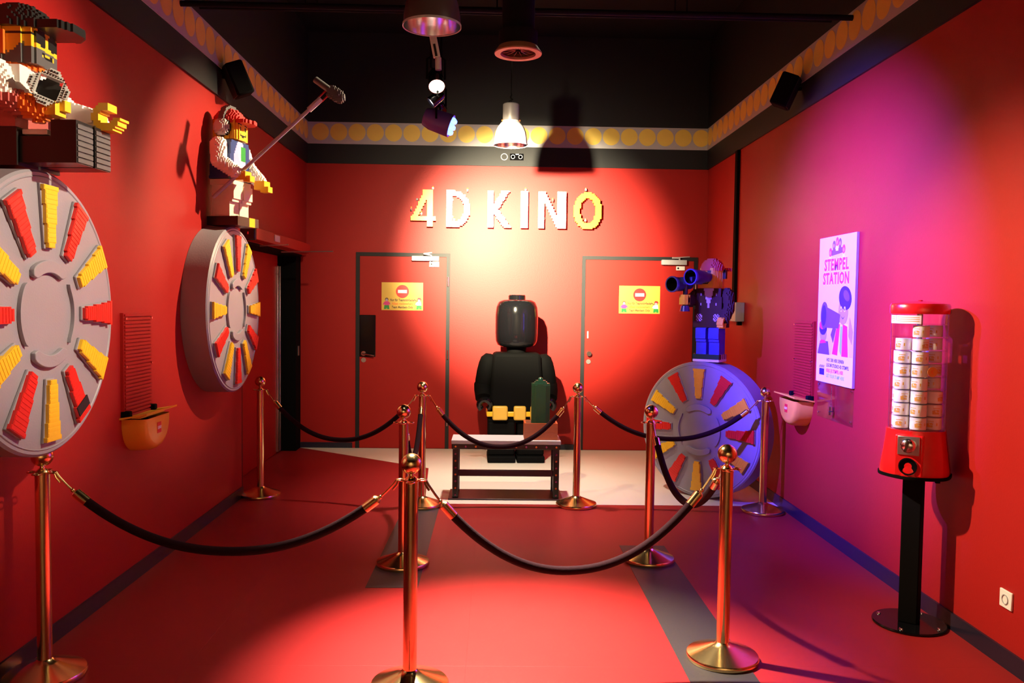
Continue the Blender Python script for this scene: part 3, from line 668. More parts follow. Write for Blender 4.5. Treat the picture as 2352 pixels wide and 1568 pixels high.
# megaphone
mg = thing('megaphone', 'grey brick megaphone with a square black mouth in front of the seated figure', 'megaphone', (-1.690, 3.175, 2.372))
mdir = V((.42, -.88, .02)).normalized(); mx_ = V((0, 0, 1)).cross(mdir).normalized(); mz_ = mdir.cross(mx_)
ROLLM = math.radians(-20); ux = mx_*math.cos(ROLLM)+mz_*math.sin(ROLLM); uz = mz_*math.cos(ROLLM)-mx_*math.sin(ROLLM)
Rm = Matrix((ux, mdir, uz)).transposed().to_4x4()
bell = vox('bell', lambda x, y, z: np.where((np.maximum(np.maximum(abs(x), abs(z)), (abs(x)+abs(z))*.72) < .034+.030*np.clip((y+.08)/.08, 0, 1)) & ~((abs(x) < .040) & (abs(z) < .040) & (y > -.05)), np.where((abs(x) < .043) & (abs(z) < .043) & (y < -.03), 2, 1), 0), (-.072, -.096, -.072), (.072, .0, .072), .008, [LGREY, BLKB], mg)
bell.matrix_local = Rm
for k in range(4):
    a = k*PI/2; p = Rm.to_3x3() @ V((math.cos(a)*.062, -.002, math.sin(a)*.062))
    MB().obox(p, (.036 if k % 2 else .018, .010, .018 if k % 2 else .036), Rm.to_3x3()).build('rim_plate', LGREY, mg)
    dk = MB()
    for j in (-1, 0, 1):
        q = Rm.to_3x3() @ V((math.cos(a)*.062+(j*.010 if k % 2 else 0), .004, math.sin(a)*.062+(0 if k % 2 else j*.010))); dk.obox(q, (.006, .003, .006), Rm.to_3x3())
    for j in range(-4, 5):
        q = Rm.to_3x3() @ V((math.cos(a)*.047+(j*.0095 if k % 2 else 0), .0005, math.sin(a)*.047+(0 if k % 2 else j*.0095))); dk.obox(q, (.0045, .003, .0045), Rm.to_3x3())
    dk.build('stud_holes', BLKB, mg)
MB().cyl(Rm @ V((0, -.15, 0)), Rm @ V((0, -.09, 0)), .022, .028, 12).build('mouthpiece', LGREY, mg)
MB().obox(Rm @ V((.0, -.05, -.068)), (.020, .024, .06), Rm.to_3x3()).build('grip', LGREY, mg)

# ------------------------------------------------------------------ black statue behind the bench (plain stand-in) 
st = thing('toy_figure_statue', 'tall glossy black toy figure statue with yellow belt behind the bench', 'statue', (.235, 8.25, .002), math.radians(2))
for sg in (-1, 1):
    MB().box(sg*.145-.135, sg*.145+.135, -.16, .14, .06, .40).build('leg', BLKM, st, bevel=.02)
    MB().box(sg*.145-.138, sg*.145+.138, -.22, .14, 0, .065).build('foot', BLKM, st, bevel=.012)
MB().box(-.285, .285, -.15, .14, .39, .44).build('hips', BLKM, st, bevel=.015)
MB().prism([(-.29, .43), (.29, .43), (.235, 1.085), (-.235, 1.085)], (0, .15, 0), (1, 0, 0), (0, 0, 1), .31).build('torso', BLKM, st, bevel=.035)
bt = MB().box(-.297, .297, -.185, .155, .455, .505).build('belt', BR_YEL, st, bevel=.01)
for x, wd_ in ((-.165, .075), (.03, .060), (.20, .066)):
    MB().box(x-wd_, x+wd_, -.225, -.17, .425, .565).build('belt_pouch', SIGNY, bt, bevel=.015)
for sg in (-1, 1):
    pts = [(sg*.265, .0, .98), (sg*.33, -.01, .84), (sg*.345, -.05, .72), (sg*.33, -.13, .60)]
    a = MB().lathe([(0, -.09), (.05, -.085), (.088, -.04), (.098, .02), (.100, .10), (.094, .20), (.085, .24), (0, .25)], (sg*.275, 0, .98), (sg*.22, -.05, -1), 20).lathe([(0, -.05), (.085, -.03), (.088, .05), (.080, .15), (0, .16)], (sg*.335, -.01, .74), (sg*-.05, -.75, -.80), 20)
    a.build('arm', BLKM, st, smooth=60)
    hd = MB()
    for q in range(14):
        t0_ = -.9+q*(2*PI-1.4)/14
        t1_ = -.9+(q+1)*(2*PI-1.4)/14
    hd.tube([(sg*.315+.055*math.cos(t), -.185-.02*math.sin(t), .575+.055*math.sin(t)) for t in [(-PI/2+.7)+k*(2*PI-1.4)/16 for k in range(17)]], .030, 10)
    hd.build('hand', BLKG, st)
MB().cyl((0, 0, 1.07), (0, 0, 1.16), .095, .105, 28).build('neck', BLKM, st)
hp_ = [(0, 1.140), (.150, 1.142), (.190, 1.160), (.208, 1.20), (.214, 1.28), (.214, 1.46), (.206, 1.54), (.185, 1.59), (.150, 1.612), (0, 1.618)]
MB().lathe(hp_, (0, 0, 0), (0, 0, 1), 48).build('head', BLKG, st, smooth=60)
MB().lathe([(.0, 1.612), (.085, 1.612), (.085, 1.655), (.078, 1.662), (0, 1.662)], (0, 0, 0), (0, 0, 1), 36).build('head_stud', BLKG, st)

# ------------------------------------------------------------------ bench with stud-dotted frame, planter box and green column
be = thing('bench', 'black bench with orange stud dots on its frame and a grey top', 'bench', (.115, 6.70, .002))
MB().box(-.46, .46, -.20, .14, 0, .012).build('base_plate', PLUM, be, bevel=.003)
for sx in (-1, 1):
    for y in (-.145, .085):
        MB().box(sx*.405-.024, sx*.405+.024, y-.022, y+.022, .012, .43).build('leg', BLKB, be, bevel=.003)
MB().box(-.437, .437, -.172, .11, .405, .445).build('frame', BLKB, be, bevel=.004)
MB().box(-.440, .440, -.175, .113, .445, .478).build('top', BGREY, be, bevel=.004)
MB().box(-.381, .381, -.16, -.13, .185, .235).build('rail', PLUM, be, bevel=.004)
k = 0
for x in [-.405+.081*i for i in range(11)]:
    k += 1; MB().cyl((x, -.171, .425), (x, -.180, .425), .0085, .006, 10).build('stud', BULB1 if k % 2 else BULB2, be)
for sx in (-1, 1):
    for j in range(7):
        k += 1; MB().cyl((sx*.405, -.166, .035+j*.055), (sx*.405, -.176, .035+j*.055), .0085, .006, 10).build('stud', BULB1 if j % 2 else BULB2, be)
pb = thing('planter_box', 'orange brick box on the right end of the bench', 'box', (.395, 6.665, .480))
bx_ = MB()
bx_.box(-.135, .135, -.10, -.085, 0, .135).box(-.135, .135, .085, .10, 0, .135).box(-.135, -.12, -.085, .085, 0, .135).box(.12, .135, -.085, .085, 0, .135).box(-.12, .12, -.085, .085, 0, .02)
bx_.build('box_body', ORNG, pb, smooth=0)
MB().box(-.119, .119, -.084, .084, .021, .105).build('soil', BROWN, pb)
gc = thing('green_column', 'dark green round-topped brick column standing in the orange box', 'plant', (.392, 6.665, .587))
vox('column', lambda x, y, z: ((np.hypot(x, y) < .078*np.clip((.385-z)/.05, .55, 1)) & (z < .37)).astype(int), (-.085, -.085, 0), (.085, .085, .38), .0115, [DGRN], gc)
MB().ball((.0, 0, .372), .022, 12).build('tip', DGRN, gc)

# ------------------------------------------------------------------ yellow bins with ribbed red back panels
def bin_(label, lab2, loc, sgn, h0):
    # loc: point on the wall under the panel; sgn +1 projects to +X (left wall), -1 to -X
    r = thing('wall_bin', label, 'bin', loc, 0 if sgn > 0 else PI, 'yellow wall bins')
    hw = .172; n = 20; m = MB()
    U = [(-math.cos(PI*k/n), -math.sin(PI*k/n)**.75 if 0 < k < n else 0.) for k in range(n+1)]
    rings = [[(x, hw*q*u, .195*q2*v) for u, v in U] for x, q, q2 in ((0, 1, 1), (.085, .99, .98), (.112, .965, .93), (.126, .92, .86), (.132, .84, .76))]
    vs = [p for R_ in rings for p in R_]; fs = []
    for i in range(len(rings)-1):
        for k in range(n): fs.append((i*(n+1)+k, i*(n+1)+k+1, (i+1)*(n+1)+k+1, (i+1)*(n+1)+k))
    fs.append(tuple(range((len(rings)-1)*(n+1), len(rings)*(n+1)))); fs.append(tuple(range(n, -1, -1)))
    body = m.add(vs, fs).build('bucket', BINY, r, smooth=50)
    lip = [(0, -.197), (.145, -.197), (.162, -.182), (.168, 0), (.162, .182), (.145, .197), (0, .197)]
    inn = [(0, -.166), (.100, -.166), (.122, -.15), (.128, 0), (.122, .15), (.100, .166), (0, .166)]
    N1 = len(lip); vs = [(x, y, z+.03*(x/.16)**2) for z in (0, .010) for (x, y) in lip+inn]; fs = []
    for k in range(N1-1):
        fs += [(2*N1+k, 2*N1+k+1, 3*N1+k+1, 3*N1+k), (k+1, k, N1+k, N1+k+1), (k, k+1, 2*N1+k+1, 2*N1+k), (N1+k+1, N1+k, 3*N1+k, 3*N1+k+1)]
    MB().add(vs, fs).build('rim', BINY, r, smooth=0)
    lg = MB().box(.130, .1345, -.026, .026, -.095, -.035).build('tag_label', SIGNR, r, smooth=0)
    lettering('LEGO', .021, plane_mtx((.1348, 0, -.072), (0, 1, 0), (0, 0, 1)), WHITE, 'lettering', lg, bold=.0015, ext=.0003, sx=.9)
    for y in (-.165, .165): MB().box(0, .05, y-.018, y+.018, .0, .045).build('bracket', BLKM, r, bevel=.006)
    MB().prism([(0, .012), (.098, .012), (.098, .004), (0, .004)], (0, .160, 0), (1, 0, 0), (0, 0, 1), .320).build('inner_tray', BINY, r, smooth=0)
    p = thing('ribbed_panel', lab2, 'panel', (loc[0], loc[1], loc[2]+h0), 0 if sgn > 0 else PI, 'ribbed red panels over the bins')
    MB().box(0, .018, -.18, .18, 0, .57).build('panel_board', RED, p)
    rb = MB().box(.018, .026, -.172, .172, -.006, .006).build('rib', RED, p, bevel=.003); rb.location = (0, 0, .012)
    for k in range(1, 28): inst(rb, 'rib', p).location = (0, 0, .012+k*.0202)
    for z in (.03, .28, .54):
        for y in (-.165, .165): MB().cyl((.018, y, z), (.030, y, z), .006, n=10).build('screw', CHROME, p)
bin_('yellow plastic bin on the left wall between the two reel wheels', 'red ribbed panel on the left wall above the yellow bin', (XL, 4.615, .925), 1, .005)
bin_('yellow plastic bin on the right wall below the poster edge', 'red ribbed panel on the right wall beside the poster', (XR, 5.93, .905), -1, .005)

# ------------------------------------------------------------------ poster on the right wall
po = thing('poster', 'tall STEMPEL STATION poster on the right wall lit violet', 'poster', (XR-.002, 5.39, 1.07), -PI/2)
# local x runs to the right as seen from the room, front looks along -y
PW, PH = .58, .985
MB().box(-PW/2, PW/2, -.016, 0, 0, PH).build('board', POSTER, po, smooth=0)
FY = -.016
def pf(poly, m, name, d=.0008, par=po): return MB().prism(poly, (0, FY, 0), (1, 0, 0), (0, 0, 1), d).build(name, m, par, smooth=0)
def ell(cx, cz, rx, rz_, n=24, rot_=0.): return [(cx+rx*math.cos(t)*math.cos(rot_)-rz_*math.sin(t)*math.sin(rot_), cz+rx*math.cos(t)*math.sin(rot_)+rz_*math.sin(t)*math.cos(rot_)) for t in [2*PI*k/n for k in range(n)]]
PM = lambda x, z, d=.0012: plane_mtx((x, FY-d, z), (1, 0, 0), (0, 0, 1))
pf([(-.288, .0), (.288, .0), (.288, .192), (-.288, .192)], WHITE, 'white_footer', .0008)
for t, z in (('STEMPEL', .760), ('STATION', .668)):
    lettering(t, .106, PM(-.005, z, .0010), WHITE, 'title_outline', po, bold=.009, ext=.0003, sx=.86)
    lettering(t, .106, PM(-.005, z, .0016), PMAG, 'title', po, bold=.0038, ext=.0003, sx=.86)
for t, z, m in (("HOL' DIR HIER DEINEN", .146, PBLU), ('LEGO® STUDIOS 4D STEMPEL', .110, PBLU), ('KRIJG JE STEMPEL HIER', .074, PMAG), ('GET YOUR STAMP HERE', .038, PTEAL)):
    lettering(t, .033, PM(-.115, z, .0012), m, 'lettering', po, bold=.0006, ext=.0003, align='LEFT', sx=.78)
cb = pf([(-.232, .048), (-.150, .048), (-.150, .092), (-.232, .092)], PBLU, 'clapper_print', .0012)
for k in range(4): pf([(-.232+k*.021, .098), (-.222+k*.021, .098), (-.212+k*.021, .116), (-.222+k*.021, .116)], PBLU, 'clapper_stripe', .0012, cb)
lg = pf([(-.085, .855), (.085, .868), (.085, .905), (-.085, .892)], PVIO, 'logo_print', .0010)
for cx, cz, m in ((-.105, .880, PMAG), (-.05, .925, PVIO), (.0, .945, PMAG), (.045, .935, PVIO), (.105, .890, PMAG)):
    q = pf(ell(cx, cz, .022, .030, 14), m, 'logo_head', .0014, lg); pf(ell(cx, cz-.004, .012, .014, 12), PSKIN, 'logo_face', .0018, lg)
    pf([(cx-.020, cz-.060), (cx+.020, cz-.060), (cx+.016, cz-.022), (cx-.016, cz-.022)], WHITE if m is PMAG else PVIO, 'logo_body', .0012, lg)
def pg(poly, m, name, d=.0008, par=po): return pf([(x, .19+(z-.166)*1.02) for x, z in poly], m, name, d, par)
# printed man with spyglass
mn = pg([(-.045, .166), (.225, .166), (.205, .375), (.045, .385)], WHITE, 'printed_man', .0011)
pg([(-.03, .175), (.055, .170), (.085, .375), (.035, .365)], PMAG, 'printed_vest', .0014, mn); pg([(.12, .168), (.215, .168), (.195, .360), (.125, .375)], PMAG, 'printed_vest', .0014, mn)
pg([(.085, .20), (.115, .17), (.128, .36), (.09, .36)], PTEAL, 'printed_shirt', .0015, mn)
pg([(.215, .30), (.265, .25), (.275, .33), (.225, .42)], PSKIN, 'printed_arm', .0012, mn)
pg(ell(.125, .455, .072, .085), PSKIN, 'printed_face', .0016, mn)
pg(ell(.150, .540, .095, .075, 24, -.25), PBLU, 'printed_cap', .0019, mn); pg(ell(.170, .555, .05, .03, 20, -.5), PVIO, 'printed_cap_mark', .0022, mn)
for x in (.095, .150): pg(ell(x, .470, .014, .018, 14), WHITE, 'printed_eye', .0021, mn); pg(ell(x, .468, .006, .009, 10), PBLU, 'printed_pupil', .0024, mn)
pg([(.095, .425), (.125, .412), (.155, .425), (.125, .405)], PBLU, 'printed_mouth', .0021, mn)
sg_ = pg([(-.185, .345), (-.150, .345), (.060, .345), (.085, .435), (-.130, .480), (-.185, .495)], PVIO, 'printed_spyglass', .0022, mn)
pg(ell(-.175, .425, .058, .092), PVIO, 'printed_spyglass_rim', .0025, sg_); pg(ell(-.180, .425, .040, .070), PBLU, 'printed_spyglass_mouth', .0028, sg_)
pg([(-.06, .30), (-.02, .25), (.02, .34), (-.02, .36)], PVIO, 'printed_sleeve', .0018, mn)
kd = pg([(-.272, .166), (-.075, .166), (-.105, .255), (-.235, .255)], PVIO, 'printed_child', .0011)
pg(ell(-.185, .300, .055, .055), PSKIN, 'printed_face', .0015, kd); pg(ell(-.190, .340, .062, .045), PBLU, 'printed_hair', .0018, kd); pg(ell(-.200, .362, .05, .03), PMAG, 'printed_cap', .0021, kd)
for x in (-.205, -.165): pg(ell(x, .305, .007, .010, 10), PBLU, 'printed_eye', .0020, kd)
pg([(-.24, .235), (-.13, .245), (-.16, .262), (-.22, .262)], PMAG, 'printed_collar', .0016, kd)
# acrylic holder with chained stamp
ac = thing('acrylic_panel', 'clear acrylic panel with four screws below the poster', 'panel', (XR, 5.39, .822), -PI/2)
MB().box(-.285, .285, -.007, -.001, 0, .246).build('sheet', CLEAR, ac, smooth=0)
for x in (-.26, .26):
    for z in (.03, .225): MB().cyl((x, -.007, z), (x, -.012, z), .007, n=10).build('screw', CHROME, ac)
sp = thing('chained_stamp', 'small chrome stamp hanging on a chain before the acrylic panel', 'stamp', (XR-.02, 5.405, .862))
MB().cyl((0, 0, 0), (0, 0, .022), .016, n=14).cyl((0, 0, .026), (0, 0, .055), .013, n=14).build('stamp_body', CHROME, sp)
MB().cyl((0, 0, .021), (0, 0, .027), .014, n=14).build('stamp_ring', BLKB, sp)
ch = MB()
for k in range(15): ch.ball((0, 0, .060+k*.0098), .0038, 8)
ch.build('chain', CHROME, sp)

# ------------------------------------------------------------------ vending machine
vm = thing('vending_machine', 'red can vending machine with clear tube on a black post', 'vending machine', (2.105, 4.0, .002), 0)
MB().lathe([(0, 0), (.172, 0), (.173, .006), (.170, .012), (0, .013)], n=56).build('foot_plate', BLKG, vm)
for a in (.7, 2.4, 4.0, 5.4): MB().lathe([(0, .0215), (.008, .0195), (.011, .012), (.011, .0)], (.145*math.cos(a), .145*math.sin(a), 0), (0, 0, 1), 14).build('foot_bolt', CHROME, vm)
FA = math.radians(-128)   # the way the coin front looks
fx, fy = math.cos(FA), math.sin(FA)
MB().obox((0, 0, .385), (.088, .088, .745), Matrix.Rotation(FA, 3, 'Z')).build('post', BLKM, vm, bevel=.005)
nB = 72
def hexr(a, r): return r*(1-.035*(1-math.cos(6*a))/2)
def ringv(r, z): return [(hexr(2*PI*k/nB-FA, r)*math.cos(2*PI*k/nB), hexr(2*PI*k/nB-FA, r)*math.sin(2*PI*k/nB), z) for k in range(nB)]
def loft(name, prof, m, par):
    vs = []; fs = []
    for r, z in prof: vs += ringv(r, z)
    for i in range(len(prof)-1):
        for k in range(nB): fs.append((i*nB+k, i*nB+(k+1) % nB, (i+1)*nB+(k+1) % nB, (i+1)*nB+k))
    fs.append(tuple(range(nB-1, -1, -1))); fs.append(tuple(range((len(prof)-1)*nB, len(prof)*nB)))
    return MB().add(vs, fs).build(name, m, par)
loft('bottom_plate', [(.168, .752), (.170, .757), (.170, .768)], BLKM, vm)
for a in (-2.3, -1.2, -.1, 2.0): MB().cyl((.135*math.cos(a), .135*math.sin(a), .738), (.135*math.cos(a), .135*math.sin(a), .752), .012, n=10).build('rubber_foot', BLKM, vm)
bd = loft('body', [(.164, .768), (.164, .79), (.158, .83), (.148, .90), (.141, .955), (.139, .985)], MREDP, vm)
nf = V((fx, fy, 0)); sf = V((-fy, fx, 0))
Rf = Matrix((sf, nf, V((0, 0, 1)))).transposed()
MB().obox(nf*.137+V((0, 0, .868)), (.125, .045, .20), Rf).build('front_panel', MREDP, bd, bevel=.006)
cm = MB().obox(nf*.162+V((0, 0, .918)), (.098, .008, .090), Rf).build('coin_plate', ALU, bd, bevel=.002)
MB().lathe([(.034, 0), (.034, .012), (.028, .020), (.010, .026), (0, .026)], nf*.166+V((0, 0, .920)), nf, 24).build('turn_knob', CHROME, cm)
MB().obox(nf*.196+V((0, 0, .920)), (.012, .022, .058), Rf @ Matrix.Rotation(.3, 3, 'Y')).build('knob_bar', CHROME, cm)
ou = MB().lathe([(.040, -.01), (.042, .010), (.036, .010), (.034, .002), (0, .001)], nf*.158+V((0, 0, .818)), nf, 28).build('outlet', BLKG, bd)
tb = MB().lathe([(.1285, .985), (.1285, 1.560)], n=64).build('clear_tube', CLEAR, vm)
for j in range(9): MB().lathe([(0, .988+j*.0640), (.126, .988+j*.0640), (.126, .9905+j*.0640), (0, .9905+j*.0640)], n=40).build('clear_shelf', CLEAR, tb)
MB().cyl((0, 0, .985), (0, 0, 1.56), .014, n=12).build('centre_rod', ALU, tb)
ld = MB().lathe([(.1285, 1.552), (.134, 1.552), (.136, 1.558), (.136, 1.592), (.130, 1.602), (.06, 1.612), (.012, 1.616), (.010, 1.620), (0, 1.621)], n=64).build('lid', MREDP, vm)
# sticker band and round sticker on the tube
def curved(a0, a1, z0, z1, r, m, name, par, n=10):
    vs = [(r*math.cos(a0+(a1-a0)*k/n), r*math.sin(a0+(a1-a0)*k/n), z) for z in (z0, z1) for k in range(n+1)]
    return MB().add(vs, [(k, k+1, n+2+k, n+1+k) for k in range(n)]).build(name, m, par)
va = math.atan2(-4.0, -2.105)
for a0, a1 in ((va-1.35, va-.95), (va-.93, va+.05)):
    s_ = curved(a0, a1, 1.505, 1.545, .1292, PAPER, 'paper_sticker', vm)
    for z in (1.515, 1.525, 1.534): curved(a0+.06, a1-.06, z, z+.0035, .1297, GOLDP, 'sticker_line', s_)
sa = va+.50
cpos = V((.1295*math.cos(sa), .1295*math.sin(sa), 1.275)); cn = V((math.cos(sa), math.sin(sa), 0))
rs = MB().cyl(cpos, cpos+cn*.0012, .024, n=24).build('round_sticker', SIGNY, vm)
lettering('€', .026, plane_mtx(cpos+cn*.0016-V((0, 0, .009)), V((-math.sin(sa), math.cos(sa), 0)), (0, 0, 1)), ORP, 'lettering', rs, ext=.0002)
can_parts = None
heights = {0: 8, 1: 9, 2: 3, 3: 9, 4: 6, 5: 7}
CA = [va-.95+2*PI*k/6 for k in range(6)]
for ci in range(6):
    a = CA[ci]; cx, cy = 2.105+.083*math.cos(a), 4.0+.083*math.sin(a)
    for j in range(9):
        if ci == 2 and j > 2: continue
        if ci == 0 and j > 6: continue
        if ci in (4, 5) and j > 5: continue
        if ci == 1 and j > 7: continue
        if ci == 3 and j > 7: continue
        lvl = ('bottom', 'second', 'third', 'fourth', 'fifth', 'sixth', 'seventh', 'eighth', 'ninth')[j]; cl_ = ('front left', 'front centre', 'front right', 'rear right', 'rear centre', 'rear left')[ci]
        c = thing('candy_can', 'white printed can, %s from below in the %s column of the vending tube' % (lvl, cl_) if j else 'white printed can at the bottom of the %s column in the vending tube' % cl_, 'can', (cx, cy, .993+j*.064), va+random.uniform(-.9, .9), 'cans in the vending tube')
        if can_parts is None:
            p1 = MB().lathe([(0, .001), (.036, .001), (.037, .004), (.037, .054), (.036, .057), (0, .057)], n=20).build('can_body', PAPER, c)
            q = MB()
            for (aa, zz, da, dz) in ((0, .012, .40, .010), (.25, .024, .18, .007), (-.22, .022, .2, .008), (.1, .040, .42, .003), (.9, .02, .08, .014), (.05, .031, .3, .003)):
                n_ = 5; vs = [(.0374*math.cos(aa+da*(k/n_*2-1)), .0374*math.sin(aa+da*(k/n_*2-1)), z) for z in (zz, zz+dz) for k in range(n_+1)]
                q.add(vs, [(k, k+1, n_+2+k, n_+1+k) for k in range(n_)])
            p2 = q.build('can_print', GOLDP, c); can_parts = [p1, p2]
        else:
            for p in can_parts: inst(p, p.name.split('.')[0], c)

# ------------------------------------------------------------------ speakers
def speaker(label, x, y, z, sgn):
    r = thing('loudspeaker', label, 'speaker', (x, y, z), 0, 'black wall speakers')
    R = Matrix.Rotation(sgn*math.radians(-62), 3, 'Z') @ Matrix.Rotation(math.radians(24), 3, 'X')
    MB().obox((0, 0, 0), (.15, .13, .24), R).build('cabinet', BLKM, r, bevel=.015)
    MB().obox(R @ V((0, -.067, 0)), (.135, .006, .225), R).build('grille', BLACK, r, bevel=.003)
    MB().tube([(sgn*-.125, 0, .02), (sgn*-.08, .01, .02), (0, .02, .02)], .014, 10).build('bracket', BLKM, r)
speaker('black loudspeaker on the left frieze above the boom operator', XL+.13, 6.06, 3.17, 1)
speaker('black loudspeaker on the right frieze', XR-.135, 6.12, 3.18, -1)

# ------------------------------------------------------------------ wall fittings
jb = thing('junction_box', 'grey electrical box on the right wall behind the binocular figure', 'electrical box', (XR, 7.55, 1.44))
MB().box(-.085, 0, -.14, .09, 0, .175).build('box_body', GREYP, jb, bevel=.006)
MB().box(-.06, 0, .095, .24, .0, .17).build('side_box', WHITE, jb, bevel=.006)
MB().cyl((-.062, .165, .08), (-.06, .165, .08), .018).build('key_switch', PBLU, jb)
MB().box(-.05, -.01, -.10, -.06, -.035, 0).build('cable_gland', BLKM, jb)
cd = MB().box(XR-.03, XR, 7.66, 7.73, 1.617, HR).build('cable_duct', BLKM, smooth=0, bevel=.003); tag(cd, 'thin dark vertical cable duct rising from the grey electrical box', 'cable duct')
so = thing('wall_socket', 'white wall socket low on the right wall near the vending machine', 'socket', (XR, 3.512, .303))
MB().box(-.010, 0, -.042, .042, -.040, .040).build('plate', WHITE, so, bevel=.003)
MB().lathe([(.022, .0), (.022, .004), (.019, .004), (.019, -.006), (0, -.006)], (-.010, 0, 0), (-1, 0, 0), 24).build('socket_well', GREYP, so)
for y in (-.009, .009): MB().cyl((-.006, y, 0), (-.0075, y, 0), .003, n=8).build('contact', BLACK, so)
s2 = thing('double_socket', 'black double socket with white label on the frieze above the letters', 'socket', (.215, YB-.018, 3.132))
MB().box(-.06, .085, -.012, 0, -.035, .035).build('plate', BLKG, s2, bevel=.003)
for x in (-.028, .052): MB().lathe([(.022, 0), (.022, .004), (.016, .004), (.016, .0), (0, 0)], (x, -.012, 0), (0, -1, 0), 20).build('socket_well', GREYP, s2)
MB().box(.0, .035, -.014, -.012, .022, .032).build('label', WHITE, s2)
rg_ = MB().tube([(.095+.033*math.cos(2*PI*k/24), YB-.024, 3.132+.033*math.sin(2*PI*k/24)) for k in range(25)], .004, 8).build('ring_outlet', LGREY); tag(rg_, 'thin pale ring outlet on the frieze left of the double socket', 'outlet')

# ------------------------------------------------------------------ lamps
def pendant(label, x, y, z, shell, lit, d=.132, ztop=HC):
    r = thing('pendant_lamp', label, 'lamp', (x, y, z), 0, 'bell pendant lamps')
    MB().lathe([(d, 0), (d*1.0, .012), (d*.985, .05), (d*.92, .10), (d*.80, .14), (d*.60, .175), (d*.50, .185), (d*.50, .19)], n=48).build('shade', shell, r)
    MB().lathe([(d*.985, .001), (d*.97, .05), (d*.90, .10), (d*.78, .135), (d*.58, .165), (.02, .168)], n=48).build('reflector', REFL, r)
    MB().lathe([(d, 0), (d*1.03, -.003), (d*1.03, .008), (d*.985, .008)], n=48).build('rim', LGREY, r)
    nk = MB().lathe([(.064, .185), (.066, .19), (.066, .318), (.060, .325), (0, .326)], n=32).build('gear_housing', mat('dark grey housing', (.16, .15, .15), .4), r)
    for s in (-1, 1): MB().cyl((s*.068, 0, .195), (s*.074, 0, .195), .006, n=8).build('side_screw', ORN2, nk)
    MB().tube([(.02*math.cos(t*2.6)*(1-t/6), .02*math.sin(t*2.6)*(1-t/6), .325+t*.015) for t in [q*.25 for q in range(25)]], .004, 8).build('cable_coil', BLKM, r)
    MB().cyl((0, 0, .32), (0, 0, ztop-z), .003, n=8).build('cable', BLKM, r)
    MB().ball((0, 0, .105), .030, 16, 1.3).build('bulb', lit, r)
    return r
LB = mat('dim bulb', (.9, .9, .9), .3, emit=(1, .8, .65), es=2.5)
DSH = mat('unlit grey lampshade', (.10, .06, .06), .35)  # grey lampshade, darkened in its colour where it hangs unlit
pendant('big bell pendant lamp nearest the camera, cut off by the top edge', -.300, 3.86, 2.852, DSH, LB)
spot('pend', (-.300, 3.86, 2.90), (-.300, 3.86, 0), .05)
pendant('brightly lit bell pendant lamp hanging before the frieze', .121, 6.6, 2.838, mat('spotlit grey lampshade', (.80, .77, .73), .3), LB)  # same grey lampshade, the spotlight on it put into the colour
spot('pend', (.121, 6.6, 2.88), (.121, 6.7, 0), .05, None, 13)
pendant('unseen bell pendant lamp added behind the camera to light the lobby wall', -.3, -1.15, 2.852, DSH, LB)
spot('lobby_bounce', (-.3, -1.15, 2.86), (.0, -3.1, .9), .05)  # added unseen lamp, bounces soft light off the lobby wall
vt = thing('vent_outlet', 'round black ventilation outlet with a rim lit orange under the ceiling', 'vent', (.119, 4.6, 2.955))
MB().lathe([(.105, .035), (.108, .04), (.108, .12), (.09, .125), (.09, HC-2.955)], n=40).build('duct', CEIL, vt)
MB().lathe([(.095, .012), (.098, .0), (.130, .0), (.132, .006), (.108, .04)], n=48).build('rim', mat('rim lit orange', (.40, .16, .08), .4), vt)  # grey rim, the orange light on it is put into the colour
for k in range(14):
    a = 2*PI*k/14; MB().cyl((.012*math.cos(a), .012*math.sin(a), .022), (.095*math.cos(a), .095*math.sin(a), .018), .0022, n=6).build('blade', mat('rim lit orange', (.4, .16, .08), .4), vt)
MB().cyl((0, 0, .015), (0, 0, .04), .016, n=14).build('hub', BLKM, vt)

def head(label, p, target, key, lens, rad=.052, L=.15, scale=1.):
    p = V(p); d = (V(target)-p).normalized()
    r = thing('spotlight', label, 'lamp', p, 0, 'spotlights hanging in the middle of the room')
    MB().lathe([(0, -L), (rad*.7, -L), (rad*.95, -L*.8), (rad, -L*.4), (rad*1.08, 0), (rad*.98, 0), (rad*.93, -.012)], (0, 0, 0), d, 28).build('can', BLKG, r)
    MB().lathe([(0, -.010), (rad*.93, -.012)], (0, 0, 0), d, 28).build('lens', lens, r)
    top = V((0, 0, 3.20-p.z)); c = -d*L*.5; sd = d.cross(V((0, 0, 1))).normalized()*(rad*1.15)
    MB().tube([c+sd, c+sd+V((0, 0, .10)), c+V((0, 0, .13)), c-sd+V((0, 0, .10)), c-sd], .006, 8).build('yoke', BLKM, r)
    MB().tube([c+V((0, 0, .13)), V((0, 0, .18)), V((0, 0, HC-p.z))], .006, 8).build('stem', BLKM, r)
    for kk, tg, sc_ in (key if isinstance(key, list) else [(key, target, scale)]): spot(kk, p+d*.01, tg, .035, r, sc_)
    return r
head('glowing warm spotlight facing the camera below the track bracket', (-.300, 4.2, 2.667), (.0, 2.6, .8), [('floor', (.15, 3.5, 0), 1), ('right', (2.2, 3.6, 1.15), 1)], LENSW, .040, .12)
head('small spotlight aimed at the left wall below the glowing one', (-.335, 4.26, 2.600), (-1.95, 3.9, 1.2), 'left', LENSC, .028, .08)
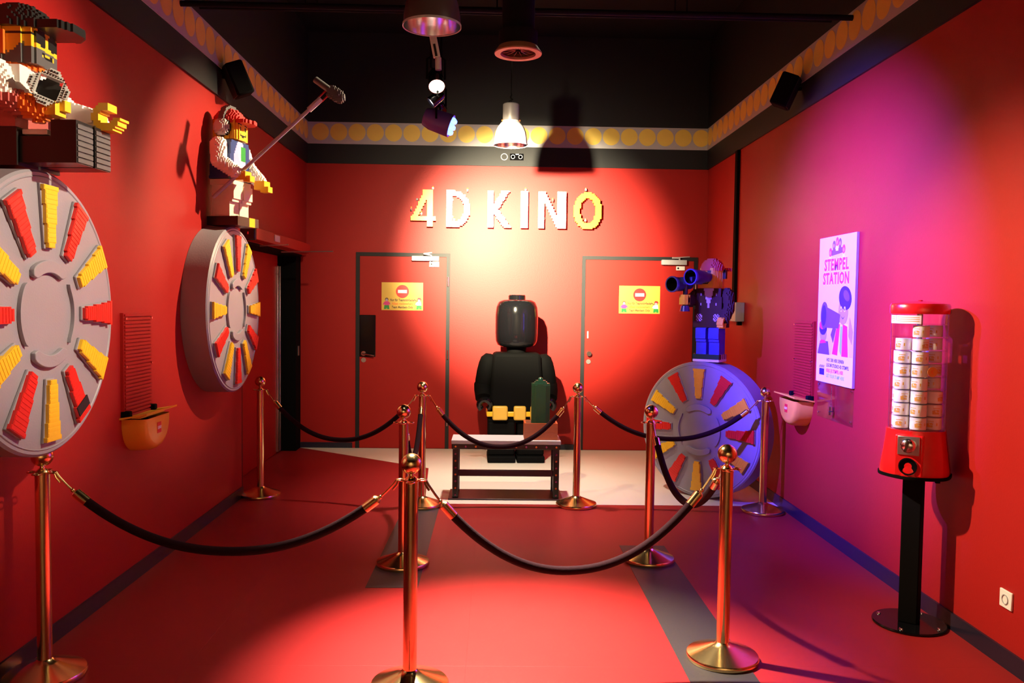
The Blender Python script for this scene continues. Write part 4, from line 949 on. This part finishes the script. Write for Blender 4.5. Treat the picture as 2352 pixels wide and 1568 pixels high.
head('black spotlight aimed at the letters on the back wall', (-.33, 5.0, 2.74), (.22, YB, 2.32), [('wall_hot', (.38, YB, 2.03), 1), ('wall_wide', (.30, YB, 1.35), 1)], LENSW, .034, .10)
head('black ceiling spotlight lighting the boom operator', (.9, 6.6, 4.16), (-1.90, 5.70, 2.18), 'left_mid', LENSW, .045, .12)
head('black ceiling spotlight lighting the seated figure', (.6, 3.15, 3.02), (-1.85, 3.42, 2.08), 'left_near', LENSW, .045, .12)
bk = thing('track_adapter', 'pale track adapter plate above the glowing spotlight', 'bracket', (-.312, 4.2, 2.77))
MB().obox((0, 0, .10), (.036, .02, .12), Matrix.Rotation(-.2, 3, 'Y')).build('plate', WHITE, bk, bevel=.003)
MB().obox((.004, -.012, .075), (.012, .01, .06), Matrix.Rotation(-.2, 3, 'Y')).build('slot', BLACK, bk)
MB().cyl((.02, 0, -.02), (.018, 0, .04), .016, n=14).build('joint', LGREY, bk)
# LED par can; the violet light on it is put into the can colour
pv = V((-.255, 4.75, 2.587)); tv = V((XR, 4.55, 1.66)); d = (tv-pv).normalized()
lp = thing('led_par_can', 'purple lit LED par can with blue diodes under the spotlights', 'lamp', pv, 0)
MB().lathe([(0, -.16), (.05, -.16), (.062, -.12), (.066, 0), (.060, 0), (.058, -.02), (0, -.02)], (0, 0, 0), d, 28).build('can', mat('violet lit can', (.14, .07, .42), .3), lp)
x_ = d.cross(V((0, 0, 1))).normalized(); y_ = x_.cross(d)
for k in range(7):
    a = k*PI/3; o_ = (x_*math.cos(a)+y_*math.sin(a))*(.038 if k < 6 else 0)
    MB().lathe([(0, .022), (.010, .019), (.0165, .008), (.0165, -.02)], o_, d, 16).build('diode', LENSB, lp)
MB().tube([-d*.08+x_*.075, -d*.08+x_*.075+V((0, 0, .10)), -d*.08+V((0, 0, .13)), -d*.08-x_*.075+V((0, 0, .10)), -d*.08-x_*.075], .006, 8).tube([-d*.08+V((0, 0, .13)), V((0, 0, HC-pv.z))], .006, 8).build('yoke', BLKM, lp)
spot('violet', pv+d*.03, (XR, 5.27, 1.66), .03)
